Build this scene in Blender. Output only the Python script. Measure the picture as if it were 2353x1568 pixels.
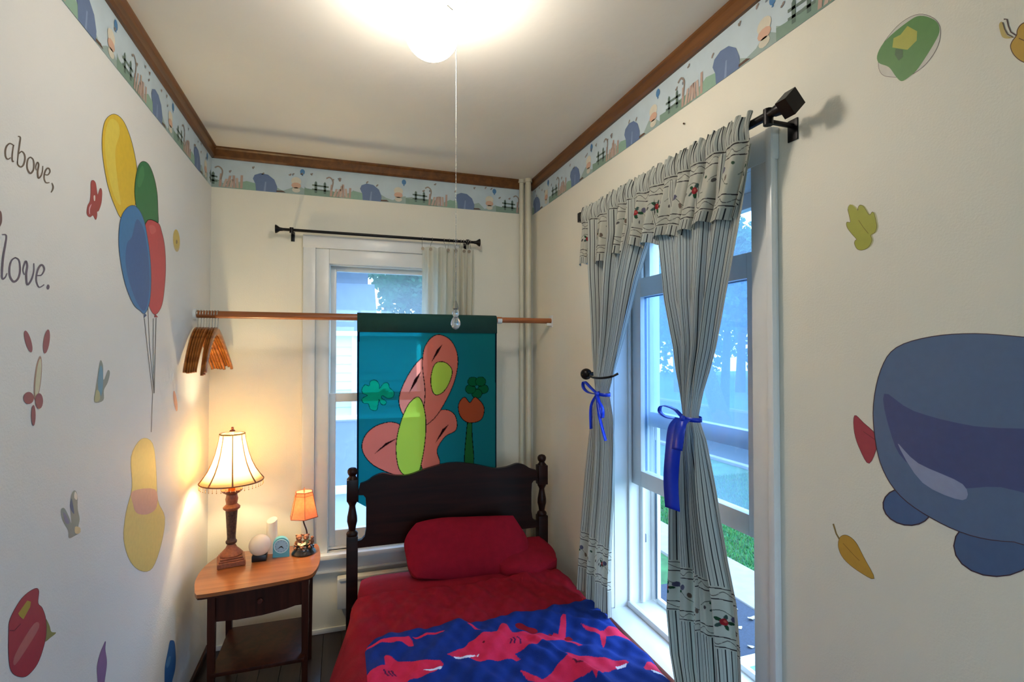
import bpy, bmesh, math, random
import numpy as np
from mathutils import Vector, Matrix
from mathutils.geometry import tessellate_polygon
random.seed(7); rng = np.random.RandomState(7)
PI = math.pi
for o in list(bpy.data.objects): bpy.data.objects.remove(o)
SC = bpy.context.scene; COL = SC.collection
# ------------------------------------------------------------------ camera, world, lights, exposure
FPX, YAW, PITCH = 1177.53, 0.319036, 0.018270
D, ZC, XL, XR, H = 2.889, 1.482, -0.628, 1.087, 2.5        # back wall y, eye height, left wall x, right wall x, ceiling
cf = np.array([math.sin(YAW)*math.cos(PITCH), math.cos(YAW)*math.cos(PITCH), math.sin(PITCH)])
cr = np.cross(cf, [0, 0, 1.]); cr /= np.linalg.norm(cr); cu = np.cross(cr, cf)
cam = bpy.data.cameras.new('camera'); co = bpy.data.objects.new('camera', cam); COL.objects.link(co)
cam.sensor_width = 36; cam.lens = FPX/2353*36; cam.clip_start = .02; cam.clip_end = 200
co.matrix_world = Matrix([[cr[0], cu[0], -cf[0], 0], [cr[1], cu[1], -cf[1], 0], [cr[2], cu[2], -cf[2], ZC], [0, 0, 0, 1]])
SC.camera = co
SC.view_settings.view_transform = 'Standard'; SC.view_settings.look = 'None'
SC.view_settings.exposure = 1.2; SC.view_settings.gamma = 1; SC.view_settings.use_curve_mapping = False
w = bpy.data.worlds.new('sky'); SC.world = w; w.use_nodes = True
nt = w.node_tree; nt.nodes.clear()
tc = nt.nodes.new('ShaderNodeTexCoord'); sp = nt.nodes.new('ShaderNodeSeparateXYZ'); rp = nt.nodes.new('ShaderNodeValToRGB')
bg = nt.nodes.new('ShaderNodeBackground'); ow = nt.nodes.new('ShaderNodeOutputWorld')
nt.links.new(tc.outputs['Generated'], sp.inputs[0]); nt.links.new(sp.outputs['Z'], rp.inputs[0])
rp.color_ramp.elements[0].position = 0; rp.color_ramp.elements[0].color = (.58, .80, 1, 1)
rp.color_ramp.elements[1].position = .7; rp.color_ramp.elements[1].color = (.40, .64, 1, 1)
nt.links.new(rp.outputs[0], bg.inputs[0]); bg.inputs[1].default_value = 3.9; nt.links.new(bg.outputs[0], ow.inputs[0])

def lamp(kind, name, loc, energy, col, size=.05, rot=None, **k):
    l = bpy.data.lights.new(name, kind); l.energy = energy; l.color = col
    if kind == 'AREA':
        l.shape = 'RECTANGLE'; l.size = size[0]; l.size_y = size[1]
    else: l.shadow_soft_size = size
    o = bpy.data.objects.new(name, l); COL.objects.link(o); o.location = loc
    if rot: o.rotation_euler = rot
    for a, b in k.items(): setattr(l.cycles, a, b)
    return o
# portals only guide the sky light through the two window openings
lamp('AREA', 'sky_portal', (1.30, 1.55, 1.2), 1, (1, 1, 1), (1.6, .8), (0, PI/2, 0), is_portal=True)
lamp('AREA', 'sky_portal', (.22, D+.2, 1.2), 1, (1, 1, 1), (.6, 1.55), (-PI/2, 0, 0), is_portal=True)

lamp('AREA', 'sky_portal', (.22, -1.8, 1.4), 1, (1, 1, 1), (1.0, 1.4), (PI/2, 0, 0), is_portal=True)  # portal of the added fill window behind the camera
# ------------------------------------------------------------------ helpers
def U(px, py, ax, val):                     # where the photo's ray through a pixel meets a real plane
    d = cf*FPX + cr*(px-1176.5) + cu*(784-py)
    v = (val-(ZC if ax == 2 else 0))/d[ax]
    return np.array([d[0]*v, d[1]*v, d[2]*v+ZC])
def s2l(c): return c/12.92 if c <= .04045 else ((c+.055)/1.055)**2.4
def hx(h):
    h = h.lstrip('#'); return tuple(s2l(int(h[i:i+2], 16)/255) for i in (0, 2, 4))
def rgba(c):
    if isinstance(c, str): c = hx(c)
    return (*c[:3], 1)
MATS = {}
def mat(name, col, rough=.6, metal=0, var=.0, scale=20, bump=0, bscale=80, vcol=False, trans=0, coat=0, stretch=None, emit=None, estr=0, alpha=None, spec=None):
    if name in MATS: return MATS[name]
    m = bpy.data.materials.new(name); m.use_nodes = True; n = m.node_tree; N = n.nodes; L = n.links
    b = N['Principled BSDF']; b.inputs['Roughness'].default_value = rough; b.inputs['Metallic'].default_value = metal
    if spec is not None: b.inputs['Specular IOR Level'].default_value = spec
    if coat: b.inputs['Coat Weight'].default_value = coat; b.inputs['Coat Roughness'].default_value = .15
    tcn = N.new('ShaderNodeTexCoord'); mp = N.new('ShaderNodeMapping'); L.new(tcn.outputs['Object'], mp.inputs[0])
    if stretch: mp.inputs['Scale'].default_value = stretch
    if vcol:
        src = N.new('ShaderNodeAttribute'); src.attribute_name = 'Col'; base = src.outputs['Color']
    else:
        r = N.new('ShaderNodeRGB'); r.outputs[0].default_value = rgba(col); base = r.outputs[0]
    if var:
        nz = N.new('ShaderNodeTexNoise'); nz.inputs['Scale'].default_value = scale; nz.inputs['Detail'].default_value = 5
        L.new(mp.outputs[0], nz.inputs[0])
        mr = N.new('ShaderNodeMapRange'); mr.inputs[1].default_value = .3; mr.inputs[2].default_value = .7
        mr.inputs[3].default_value = 1-var; mr.inputs[4].default_value = 1+var; L.new(nz.outputs[0], mr.inputs[0])
        mx = N.new('ShaderNodeVectorMath'); mx.operation = 'SCALE'; L.new(base, mx.inputs[0]); L.new(mr.outputs[0], mx.inputs['Scale'])
        base = mx.outputs[0]
    L.new(base, b.inputs['Base Color'])
    if bump:
        nb = N.new('ShaderNodeTexNoise'); nb.inputs['Scale'].default_value = bscale; nb.inputs['Detail'].default_value = 4
        L.new(mp.outputs[0], nb.inputs[0]); bp = N.new('ShaderNodeBump'); bp.inputs['Strength'].default_value = bump
        bp.inputs['Distance'].default_value = .002; L.new(nb.outputs[0], bp.inputs['Height']); L.new(bp.outputs[0], b.inputs['Normal'])
    if emit: b.inputs['Emission Color'].default_value = rgba(emit); b.inputs['Emission Strength'].default_value = estr
    if trans:
        t = N.new('ShaderNodeBsdfTranslucent'); L.new(base, t.inputs[0]); mxs = N.new('ShaderNodeMixShader'); mxs.inputs[0].default_value = trans
        L.new(b.outputs[0], mxs.inputs[1]); L.new(t.outputs[0], mxs.inputs[2]); last = mxs.outputs[0]
        if alpha is not None:
            tr = N.new('ShaderNodeBsdfTransparent'); m2 = N.new('ShaderNodeMixShader'); m2.inputs[0].default_value = 1-alpha
            L.new(last, m2.inputs[1]); L.new(tr.outputs[0], m2.inputs[2]); last = m2.outputs[0]
            if name == 'banner_cloth':
                gm_ = N.new('ShaderNodeGamma'); gm_.inputs[1].default_value = .7; L.new(base, gm_.inputs[0]); L.new(gm_.outputs[0], tr.inputs[0])
        L.new(last, N['Material Output'].inputs[0])
    MATS[name] = m; return m
def woodmat(name, c1, c2, rough=.35, axis=0, sc=6, coat=0):
    if name in MATS: return MATS[name]
    m = bpy.data.materials.new(name); m.use_nodes = True; N = m.node_tree.nodes; L = m.node_tree.links; b = N['Principled BSDF']
    t = N.new('ShaderNodeTexCoord'); mp = N.new('ShaderNodeMapping'); s = [sc*6]*3; s[axis] = sc*.5; mp.inputs['Scale'].default_value = s
    L.new(t.outputs['Object'], mp.inputs[0]); nz = N.new('ShaderNodeTexNoise'); nz.inputs['Scale'].default_value = 1; nz.inputs['Detail'].default_value = 8
    nz.inputs['Distortion'].default_value = .6; L.new(mp.outputs[0], nz.inputs[0]); r = N.new('ShaderNodeValToRGB')
    r.color_ramp.elements[0].position = .35; r.color_ramp.elements[1].position = .68
    r.color_ramp.elements[0].color = rgba(c1); r.color_ramp.elements[1].color = rgba(c2); L.new(nz.outputs[0], r.inputs[0]); L.new(r.outputs[0], b.inputs['Base Color'])
    b.inputs['Roughness'].default_value = rough; bp = N.new('ShaderNodeBump'); bp.inputs['Strength'].default_value = .15; bp.inputs['Distance'].default_value = .001
    if coat: b.inputs['Coat Weight'].default_value = coat; b.inputs['Coat Roughness'].default_value = .2
    L.new(nz.outputs[0], bp.inputs['Height']); L.new(bp.outputs[0], b.inputs['Normal']); MATS[name] = m; return m

class MB:
    def __init__(s): s.v = []; s.f = []
    def add(s, V, F):
        k = len(s.v); s.v += [tuple(map(float, p)) for p in V]; s.f += [tuple(i+k for i in f) for f in F]; return s
    def box(s, x0, x1, y0, y1, z0, z1, c=0):
        if x0 > x1: x0, x1 = x1, x0
        if y0 > y1: y0, y1 = y1, y0
        if z0 > z1: z0, z1 = z1, z0
        if not c:
            return s.add([(x, y, z) for x in (x0, x1) for y in (y0, y1) for z in (z0, z1)],
                         [(0, 1, 3, 2), (4, 6, 7, 5), (0, 4, 5, 1), (2, 3, 7, 6), (0, 2, 6, 4), (1, 5, 7, 3)])
        bm = bmesh.new(); bmesh.ops.create_cube(bm, size=1)
        for v in bm.verts: v.co = Vector(((x0+x1)/2+v.co.x*(x1-x0), (y0+y1)/2+v.co.y*(y1-y0), (z0+z1)/2+v.co.z*(z1-z0)))
        bmesh.ops.bevel(bm, geom=bm.edges[:], offset=c, segments=2, affect='EDGES', profile=.6)
        return s.bm(bm)
    def bm(s, bm):
        bm.verts.index_update(); s.add([v.co[:] for v in bm.verts], [[v.index for v in f.verts] for f in bm.faces]); bm.free(); return s
    def tube(s, pts, r, n=10, cap=True, flat=None):
        pts = [Vector(p) for p in pts]; R = r if hasattr(r, '__len__') else [r]*len(pts); k = len(s.v); up = None
        for i, p in enumerate(pts):
            t = (pts[min(i+1, len(pts)-1)]-pts[max(i-1, 0)]).normalized()
            if up is None: up = (Vector((0, 0, 1)) if abs(t.z) < .9 else Vector((1, 0, 0)))
            if flat is not None: up = Vector(flat)
            a = t.cross(up).normalized(); b = a.cross(t).normalized(); 
            if flat is None: up = b
            rr = R[i] if hasattr(R[i], '__len__') else (R[i], R[i])
            for j in range(n):
                q = 2*PI*j/n; s.v.append(tuple(p+a*math.cos(q)*rr[0]+b*math.sin(q)*rr[1]))
        for i in range(len(pts)-1):
            for j in range(n): s.f.append((k+i*n+j, k+i*n+(j+1) % n, k+(i+1)*n+(j+1) % n, k+(i+1)*n+j))
        if cap: s.f.append(tuple(k+j for j in range(n))[::-1]); s.f.append(tuple(k+(len(pts)-1)*n+j for j in range(n)))
        return s
    def lathe(s, cx, cy, prof, n=24, ph=0, sq=None):        # prof: (r, z) bottom to top
        k = len(s.v)
        for r, z in prof:
            for j in range(n):
                q = ph+2*PI*j/n; s.v.append((cx+r*math.cos(q), cy+r*math.sin(q), z))
        m = len(prof)
        for i in range(m-1):
            for j in range(n): s.f.append((k+i*n+j, k+i*n+(j+1) % n, k+(i+1)*n+(j+1) % n, k+(i+1)*n+j))
        s.f.append(tuple(k+j for j in range(n))[::-1]); s.f.append(tuple(k+(m-1)*n+j for j in range(n))); return s
    def ball(s, c, r, sub=3, sc=(1, 1, 1)):
        bm = bmesh.new(); bmesh.ops.create_icosphere(bm, subdivisions=sub, radius=1)
        rr = r if hasattr(r, '__len__') else (r*sc[0], r*sc[1], r*sc[2])
        for v in bm.verts: v.co = Vector((c[0]+v.co.x*rr[0], c[1]+v.co.y*rr[1], c[2]+v.co.z*rr[2]))
        return s.bm(bm)
    def prism(s, poly, fn, t0, t1):                         # extrude 2D outline; fn(u, v, t) -> xyz
        n = len(poly); k = len(s.v); tri = tessellate_polygon([[Vector((a, b, 0)) for a, b in poly]])
        for t in (t0, t1):
            for a, b in poly: s.v.append(tuple(float(q) for q in fn(a, b, t)))
        for a, b, c in tri: s.f.append((k+a, k+b, k+c)); s.f.append((k+n+c, k+n+b, k+n+a))
        for i in range(n): s.f.append((k+i, k+(i+1) % n, k+n+(i+1) % n, k+n+i))
        return s
    def strip(s, pts, wd, wid, th=.0008):                   # flat ribbon with thickness
        pts = [Vector(p) for p in pts]; wd = Vector(wd).normalized(); k = len(s.v)
        for i, p in enumerate(pts):
            t = (pts[min(i+1, len(pts)-1)]-pts[max(i-1, 0)]).normalized(); n = t.cross(wd).normalized()*th/2
            W = wid[i] if hasattr(wid, '__len__') else wid
            for q in (p-wd*W/2-n, p+wd*W/2-n, p+wd*W/2+n, p-wd*W/2+n): s.v.append(tuple(q))
        for i in range(len(pts)-1):
            for j in range(4): s.f.append((k+i*4+j, k+i*4+(j+1) % 4, k+i*4+4+(j+1) % 4, k+i*4+4+j))
        s.f.append((k, k+1, k+2, k+3)); e = k+4*len(pts)-4; s.f.append((e+3, e+2, e+1, e)); return s

ORG = {}
def link(o, org, parent):
    COL.objects.link(o)
    if parent is not None: o.parent = parent; ORG[o] = ORG[parent]
    else: o.location = org; ORG[o] = Vector(org)
def finish(o, label=None, cat=None, group=None, kind=None):
    if label: o['label'] = label
    if cat: o['category'] = cat
    if group: o['group'] = group
    if kind: o['kind'] = kind
    return o
def npmesh(name, V, F, m, parent=None, smooth=False, col=None, uv=None, fcol=None, org=None, **k):
    V = np.asarray(V, float).reshape(-1, 3)
    if parent is not None: O = ORG[parent]
    else: O = Vector(org) if org is not None else Vector(((V[:, 0].min()+V[:, 0].max())/2, (V[:, 1].min()+V[:, 1].max())/2, V[:, 2].min()))
    me = bpy.data.meshes.new(name); me.from_pydata((V-np.array(O)).tolist(), [], F if isinstance(F, list) else F.tolist())
    me.materials.append(m)
    if smooth:
        me.shade_smooth()
        if smooth == 'auto': me.set_sharp_from_angle(angle=math.radians(38))
    if col is not None:
        a = me.color_attributes.new('Col', 'FLOAT_COLOR', 'POINT'); c = np.ones((len(V), 4)); c[:, :col.shape[1]] = col; a.data.foreach_set('color', c.ravel())
    if fcol is not None:
        a = me.color_attributes.new('Col', 'FLOAT_COLOR', 'CORNER'); out = []
        for p, c in zip(me.polygons, fcol): out += [*c, 1.]*p.loop_total
        a.data.foreach_set('color', out)
    if uv is not None:
        l = me.uv_layers.new(name='UV'); idx = np.zeros(len(me.loops), int); me.loops.foreach_get('vertex_index', idx); l.data.foreach_set('uv', uv[idx].ravel())
    me.update(); o = bpy.data.objects.new(name, me); link(o, O, parent); return finish(o, **k)
def obj(name, mb, m, parent=None, smooth='auto', **k):
    o = npmesh(name, mb.v, mb.f, m, parent, smooth, **k)
    bm = bmesh.new(); bm.from_mesh(o.data); bmesh.ops.recalc_face_normals(bm, faces=bm.faces); bm.to_mesh(o.data); bm.free(); return o
def thing(name, label, cat, loc, group=None, kind=None):
    o = bpy.data.objects.new(name, None); o.empty_display_size = .05; link(o, loc, None); return finish(o, label, cat, group, kind)
def copy_tree(o, parent=None):
    c = o.copy(); COL.objects.link(c); c.parent = parent
    for ch in [x for x in o.children]: copy_tree(ch, c)
    return c
def cr_spline(P, n=5, closed=True):
    P = [np.array(p, float) for p in P]; out = []; m = len(P)
    for i in range(m if closed else m-1):
        g = (lambda j: P[j % m]) if closed else (lambda j: P[min(max(j, 0), m-1)])
        a, b, c, d = g(i-1), g(i), g(i+1), g(i+2)
        for k in range(n):
            t = k/n; out.append(.5*((2*b)+(-a+c)*t+(2*a-5*b+4*c-d)*t*t+(-a+3*b-3*c+d)*t**3))
    if not closed: out.append(P[-1])
    return out
def ell(cx, cy, rx, ry, a=0, n=20):
    a = math.radians(a); return [(cx+rx*math.cos(t)*math.cos(a)-ry*math.sin(t)*math.sin(a), cy+rx*math.cos(t)*math.sin(a)+ry*math.sin(t)*math.cos(a)) for t in np.linspace(0, 2*PI, n, endpoint=False)]
def inpoly(X, Y, poly):
    r = np.zeros(X.shape, bool); n = len(poly); P = np.array(poly, float)
    bx = (X >= P[:, 0].min()) & (X <= P[:, 0].max()) & (Y >= P[:, 1].min()) & (Y <= P[:, 1].max())
    if not bx.any(): return r
    x, y = X[bx], Y[bx]; q = np.zeros(x.shape, bool); j = n-1
    for i in range(n):
        xi, yi = P[i]; xj, yj = P[j]
        if yi != yj: q ^= ((yi > y) != (yj > y)) & (x < (xj-xi)*(y-yi)/(yj-yi)+xi)
        j = i
    r[bx] = q; return r
def paint(C, X, Y, poly, col):
    C[inpoly(X, Y, poly), :3] = hx(col) if isinstance(col, str) else col
def outline(P, d):                                           # grow a polygon outwards by d
    P = np.array(P, float); c = P.mean(0); n = len(P); out = []
    A = sum(P[i-1][0]*P[i][1]-P[i][0]*P[i-1][1] for i in range(n)); s = 1 if A > 0 else -1
    for i in range(n):
        t = P[(i+1) % n]-P[i-1]; L = math.hypot(*t) or 1; out.append(P[i]+s*d*np.array([t[1], -t[0]])/L)
    return out
def strokepoly(P, wd):                                       # open stroke with widths -> polygon
    P = [np.array(p, float) for p in P]; n = len(P); W = wd if hasattr(wd, '__len__') else [wd]*n; a = []; b = []
    for i in range(n):
        t = P[min(i+1, n-1)]-P[max(i-1, 0)]; L = math.hypot(*t) or 1; q = np.array([t[1], -t[0]])/L*W[i]/2; a.append(P[i]+q); b.append(P[i]-q)
    return a+b[::-1]
def grid(nu, nv):
    F = []; 
    i = np.arange(nv-1)[:, None]*nu+np.arange(nu-1)[None, :]
    return np.stack([i, i+1, i+nu+1, i+nu], -1).reshape(-1, 4)

# ------------------------------------------------------------------ materials
def wallmat(name, c, axis, lines):
    m = mat(name, c, rough=.6, var=.02, scale=3, bump=.35, bscale=220); N = m.node_tree.nodes; L = m.node_tree.links
    g = N.new('ShaderNodeNewGeometry'); s = N.new('ShaderNodeSeparateXYZ'); L.new(g.outputs['Position'], s.inputs[0]); acc = None
    for x in lines:
        a = N.new('ShaderNodeMath'); a.operation = 'COMPARE'; L.new(s.outputs[axis], a.inputs[0]); a.inputs[1].default_value = x; a.inputs[2].default_value = .0013
        if acc is None: acc = a.outputs[0]
        else:
            q = N.new('ShaderNodeMath'); q.operation = 'MAXIMUM'; L.new(acc, q.inputs[0]); L.new(a.outputs[0], q.inputs[1]); acc = q.outputs[0]
    inv = N.new('ShaderNodeMath'); inv.operation = 'MULTIPLY'; inv.inputs[1].default_value = -1; L.new(acc, inv.inputs[0])
    b2 = N.new('ShaderNodeBump'); b2.inputs['Strength'].default_value = .6; b2.inputs['Distance'].default_value = .002; L.new(inv.outputs[0], b2.inputs['Height'])
    old = [n for n in N if n.type == 'BUMP' and n != b2][0]; L.new(old.outputs[0], b2.inputs['Normal']); L.new(b2.outputs[0], N['Principled BSDF'].inputs['Normal'])
    return m
WALLC = '#e3dece'
m_wb = wallmat('wall_paint_back', WALLC, 'X', [-.41, -.27, -.10, .70, .86])
m_wl = wallmat('wall_paint_left', '#dbdad6', 'Y', [2.74, 2.55, 2.41, 2.2, 2.0, 1.78, 1.6, 1.33, 1.1])
m_wr = wallmat('wall_paint_right', WALLC, 'Y', [2.62, 2.38, 2.16, .95, .755, .55])
m_ceil = mat('ceiling_paint', '#e2ddd2', .85, var=.04, scale=1.6, bump=.5, bscale=25)
m_trim = woodmat('crown_wood', '#57330f', '#74471a', .4, 1, 5)
m_white = mat('white_gloss_paint', '#dedfdd', .3, var=.02, bump=.1, bscale=40)
m_floor = woodmat('floor_wood', '#2a190f', '#3d2616', .35, 1, 5)
m_print = mat('sticker_print', '#ffffff', .5, var=.04, scale=60, vcol=True)
m_bord = mat('border_print', '#ffffff', .6, var=.03, scale=60, vcol=True)
m_black = mat('dark_bronze_metal', '#120e0f', .35, .6)
m_pole = woodmat('pole_wood', '#8a4d22', '#a9653a', .35, 0, 5)
m_hang = woodmat('hanger_wood', '#7d4318', '#a9672c', .3, 1, 8)
m_steel = mat('steel_wire', '#b9b9b4', .25, 1)
m_dark = woodmat('bed_wood', '#180a06', '#2b120b', .3, 0, 4, .2)
m_red = mat('red_fleece', '#850a20', .9, var=.08, scale=30, bump=.5, bscale=300, spec=.2)
m_cherry = woodmat('nightstand_wood', '#80451f', '#a36436', .28, 0, 4, .3)
m_cdark = woodmat('nightstand_dark_wood', '#2c120a', '#431d10', .3, 2, 5, .2)
m_pipe = mat('cream_pipe_paint', '#d0cab4', .4, var=.04)
def glassmat(name, haze, tint=(.80, .92, 1, 1), hc=(.55, .80, 1, 1)):
    m = bpy.data.materials.new(name); m.use_nodes = True; N = m.node_tree.nodes; L = m.node_tree.links; N.remove(N['Principled BSDF'])
    t = N.new('ShaderNodeBsdfTransparent'); t.inputs[0].default_value = tint; g = N.new('ShaderNodeBsdfGlossy'); g.inputs['Roughness'].default_value = .02
    a = N.new('ShaderNodeMixShader'); a.inputs[0].default_value = .035; L.new(t.outputs[0], a.inputs[1]); L.new(g.outputs[0], a.inputs[2])
    d = N.new('ShaderNodeBsdfTranslucent'); d.inputs[0].default_value = hc; b = N.new('ShaderNodeMixShader'); b.inputs[0].default_value = haze
    L.new(a.outputs[0], b.inputs[1]); L.new(d.outputs[0], b.inputs[2]); L.new(b.outputs[0], N['Material Output'].inputs[0]); return m
m_glass = glassmat('window_glass', .12, (.80, .88, .96, 1), (.50, .68, .95, 1)); m_glass2 = glassmat('window_glass_back', .13, (.9, .95, 1, 1), (.78, .86, 1, 1))

for _m in (m_dark, m_cdark):
    _b = _m.node_tree.nodes['Principled BSDF']; _b.inputs['Coat Weight'].default_value = .02; _b.inputs['Specular IOR Level'].default_value = .2; _b.inputs['Roughness'].default_value = .4
# ------------------------------------------------------------------ room shell
Y0 = -1.6
W1 = dict(y0=1.125, y1=1.925, z0=.40, z1=2.0)     # right opening
W2 = dict(x0=-.075, x1=.505, z0=.43, z1=1.945)    # back opening
fl = obj('floor', MB().box(XL-.2, XR+.2, Y0-.2, D+.2, -.12, -.02), m_floor, kind='structure')
n = 0
for i in range(19):
    x = XL+i*.0903; off = (i*.37) % 1.1
    ys = [Y0]+[y for y in np.arange(Y0+.3+off, D, 1.5)]+[D]
    for a, b in zip(ys[:-1], ys[1:]):
        obj('floorboard', MB().box(x+.0008, min(x+.0895, XR), a+.001, b-.001, -.0199, 0, .0012), m_floor, fl)
obj('ceiling', MB().box(XL-.2, XR+.2, Y0-.2, D+.2, H, H+.1), m_ceil, kind='structure')
obj('wall_left', MB().box(XL-.15, XL, Y0-.2, D+.2, -.02, H), m_wl, kind='structure')
a = W2; obj('wall_back', MB().box(XL, a['x0'], D, D+.2, -.02, H).box(a['x1'], XR, D, D+.2, -.02, H).box(a['x0'], a['x1'], D, D+.2, -.02, a['z0']).box(a['x0'], a['x1'], D, D+.2, a['z1'], H), m_wb, kind='structure')
a = W1; obj('wall_right', MB().box(XR, XR+.2, Y0-.2, a['y0'], -.02, H).box(XR, XR+.2, a['y1'], D+.2, -.02, H).box(XR, XR+.2, a['y0'], a['y1'], -.02, a['z0']).box(XR, XR+.2, a['y0'], a['y1'], a['z1'], H), m_wr, kind='structure')
obj('wall_front', MB().box(XL, -.28, Y0-.15, Y0, -.02, H).box(.72, XR, Y0-.15, Y0, -.02, H).box(-.28, .72, Y0-.15, Y0, -.02, .7).box(-.28, .72, Y0-.15, Y0, 2.1, H), m_wb, kind='structure')  # opening in this unseen wall is added to let fill daylight in
ct = .055
def crown(name, pts, fn):
    return obj(name, MB().prism([(0, H), (.026, H), (.026, H-.008), (.019, H-.014), (.019, H-ct+.008), (.012, H-ct), (0, H-ct)], fn, *pts), m_trim, kind='structure')
crown('trim_1', (XL, 1.0), lambda u, v, t: (t, D-u, v))
crown('trim_2', (Y0, D), lambda u, v, t: (XL+u, t, v))
crown('trim_3', (Y0, D), lambda u, v, t: (XR-u, t, v))
obj('baseboard_left', MB().box(XL, XL+.012, Y0, D, 0, .035, .003), m_cdark, kind='structure')
obj('baseboard_back', MB().box(XL+.012, XR, D-.012, D, 0, .025, .003), m_white, kind='structure')

# wallpaper border: plain printed motifs, hills, fences, balloons, flowers
ZB0, ZB1 = 2.300, H-ct+.001
def border(name, label, s0, s1, fn, ph):
    t = thing(name, label, 'wallpaper border', fn((s0+s1)/2, ZB0, 0))
    Vs = []; Fs = []; Cs = []
    def add(poly, c, lay):
        poly = [(min(max(a, s0), s1), min(max(b, ZB0), ZB1)) for a, b in poly]
        P = [Vector((a, b, 0)) for a, b in poly]; k = len(Vs)
        for a, b in poly: Vs.append(fn(a, b, .0015+lay*.00025))
        for tr in tessellate_polygon([P]): Fs.append(tuple(k+q for q in tr)); Cs.append(hx(c) if isinstance(c, str) else c)
    bm = MB(); N_ = 24
    P0 = fn(s0, ZB0, 0); 
    V = [fn(s0, ZB0, .0002), fn(s1, ZB0, .0002), fn(s1, ZB1, .0002), fn(s0, ZB1, .0002), fn(s0, ZB0, .0012), fn(s1, ZB0, .0012), fn(s1, ZB1, .0012), fn(s0, ZB1, .0012)]
    F = [(0, 3, 2, 1), (4, 5, 6, 7), (0, 1, 5, 4), (1, 2, 6, 5), (2, 3, 7, 6), (3, 0, 4, 7)]
    obj('paper', MB().add(V, F), mat('border_ground', '#bccbd2', .6, var=.05, scale=12), t, smooth=False)
    R = random.Random(3); k0 = int((s0-ph)/.525)-1
    for k in range(k0, k0+12):
        c = ph+k*.525
        if c < s0-.4 or c > s1+.4: continue
        z = ZB0
        gr = [(c-.30, z), (c+.225, z)]+[(c+.225-i*.035, z+.02+.018*math.sin(i*1.7+k)+.012*R.random()) for i in range(16)]
        add(gr, '#97a9a3', 0)
        add([(c-.30, z), (c-.12, z)]+[(c-.12-i*.03, z+.03+.01*R.random()) for i in range(7)], '#7c9585', 1)
        add([(c-.10, z), (c+.06, z), (c+.03, z+.03), (c-.05, z+.045), (c-.09, z+.025)], '#8aa995', 2)
        add([(c-.005, z), (c+.092, z), (c+.094, z+.03), (c+.08, z+.065), (c+.05, z+.088), (c+.015, z+.092), (c-.012, z+.08), (c-.02, z+.06), (c-.008, z+.035)], '#64779a', 3)
        add([(c+.03, z), (c+.04, z), (c+.043, z+.05), (c+.037, z+.05)], '#8093b3', 4)
        add([(c+.09, z+.002), (c+.135, z+.004), (c+.12, z+.012), (c+.09, z+.01)], '#5b4436', 4)
        for q in (-.25, -.205): add([(c+q, z+.015), (c+q+.012, z+.015), (c+q+.012, z+.07), (c+q+.006, z+.078), (c+q, z+.07)], '#5c6f64', 3)
        for q in (.03, .052): add([(c-.262, z+q), (c-.18, z+q-.004), (c-.18, z+q+.004), (c-.262, z+q+.008)], '#67786d', 3)
        # rust tufted plant
        for q in range(7):
            x = c-.175+q*.016; h = .045+.03*R.random(); add([(x, z+.004), (x+.012, z+.004), (x+.017+.01*math.sin(q), z+h), (x+.006+.01*math.sin(q), z+h)], ('#b3978a', '#bda698')[q % 2], 4)
        add(strokepoly(cr_spline([(c-.165, z+.04), (c-.158, z+.085), (c-.175, z+.105), (c-.192, z+.097)], 4, False), .007), '#948479', 5)
        add(ell(c+.215, z+.120, .012, .015, n=12), '#4d7fae', 3); add([(c+.213, z+.107), (c+.217, z+.107), (c+.219, z+.099), (c+.211, z+.099)], '#4d7fae', 3)
        add(ell(c+.185, z+.068, .025, .022, n=12), '#d2cbb8', 3); add(ell(c+.185, z+.045, .024, .016, n=10), '#cfa78f', 4); add(ell(c+.185, z+.022, .02, .014, n=10), '#cdc6b4', 4)
        for q in range(7):
            x = c-.28+R.random()*.5; y = z+.08+R.random()*.055
            add(ell(x, y, .007, .004, R.random()*180, 6), ('#84786f', '#98857d', '#77808a')[q % 3], 3); add(ell(x+.004, y+.004, .005, .004, 40, 6), '#8d8078', 4)
    npmesh('motifs', Vs, Fs, m_bord, t, fcol=Cs)
border('wallpaper_border', 'pale blue wallpaper border with blue mounds along the wall above the banner', XL, 1.0, lambda s, z, h: (s, D-h, z), -.386-.035)
border('wallpaper_border', 'pale blue wallpaper border with mounds high on the left wall by the balloons', -D, -Y0, lambda s, z, h: (XL+h, -s if False else -s, z), -2.09) if False else \
border('wallpaper_border', 'pale blue wallpaper border with mounds high on the left wall by the balloons', Y0, D, lambda s, z, h: (XL+h, s, z), 1.53)
border('wallpaper_border', 'pale blue wallpaper border with mounds high on the right wall over the striped curtains', -D, -Y0, lambda s, z, h: (XR-h, -s, z), -1.28)

# pipes in the corner
for nm, x, y, r, lb in (('heating_pipe', 1.008, D-.02, .0145, 'slimmer cream-painted pipe, left of the pair in the corner'), ('heating_pipe', 1.042, D-.045, .0165, 'thicker cream-painted pipe, right of the pair in the corner')):
    t = thing(nm, lb, 'pipe', (x, y, 0)); obj('pipe', MB().lathe(x, y, [(r, 0), (r, H)], 20), m_pipe, t)
    obj('collar', MB().lathe(x, y, [(r+.006, H-.02), (r+.006, H)], 20), m_pipe, t)

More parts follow.
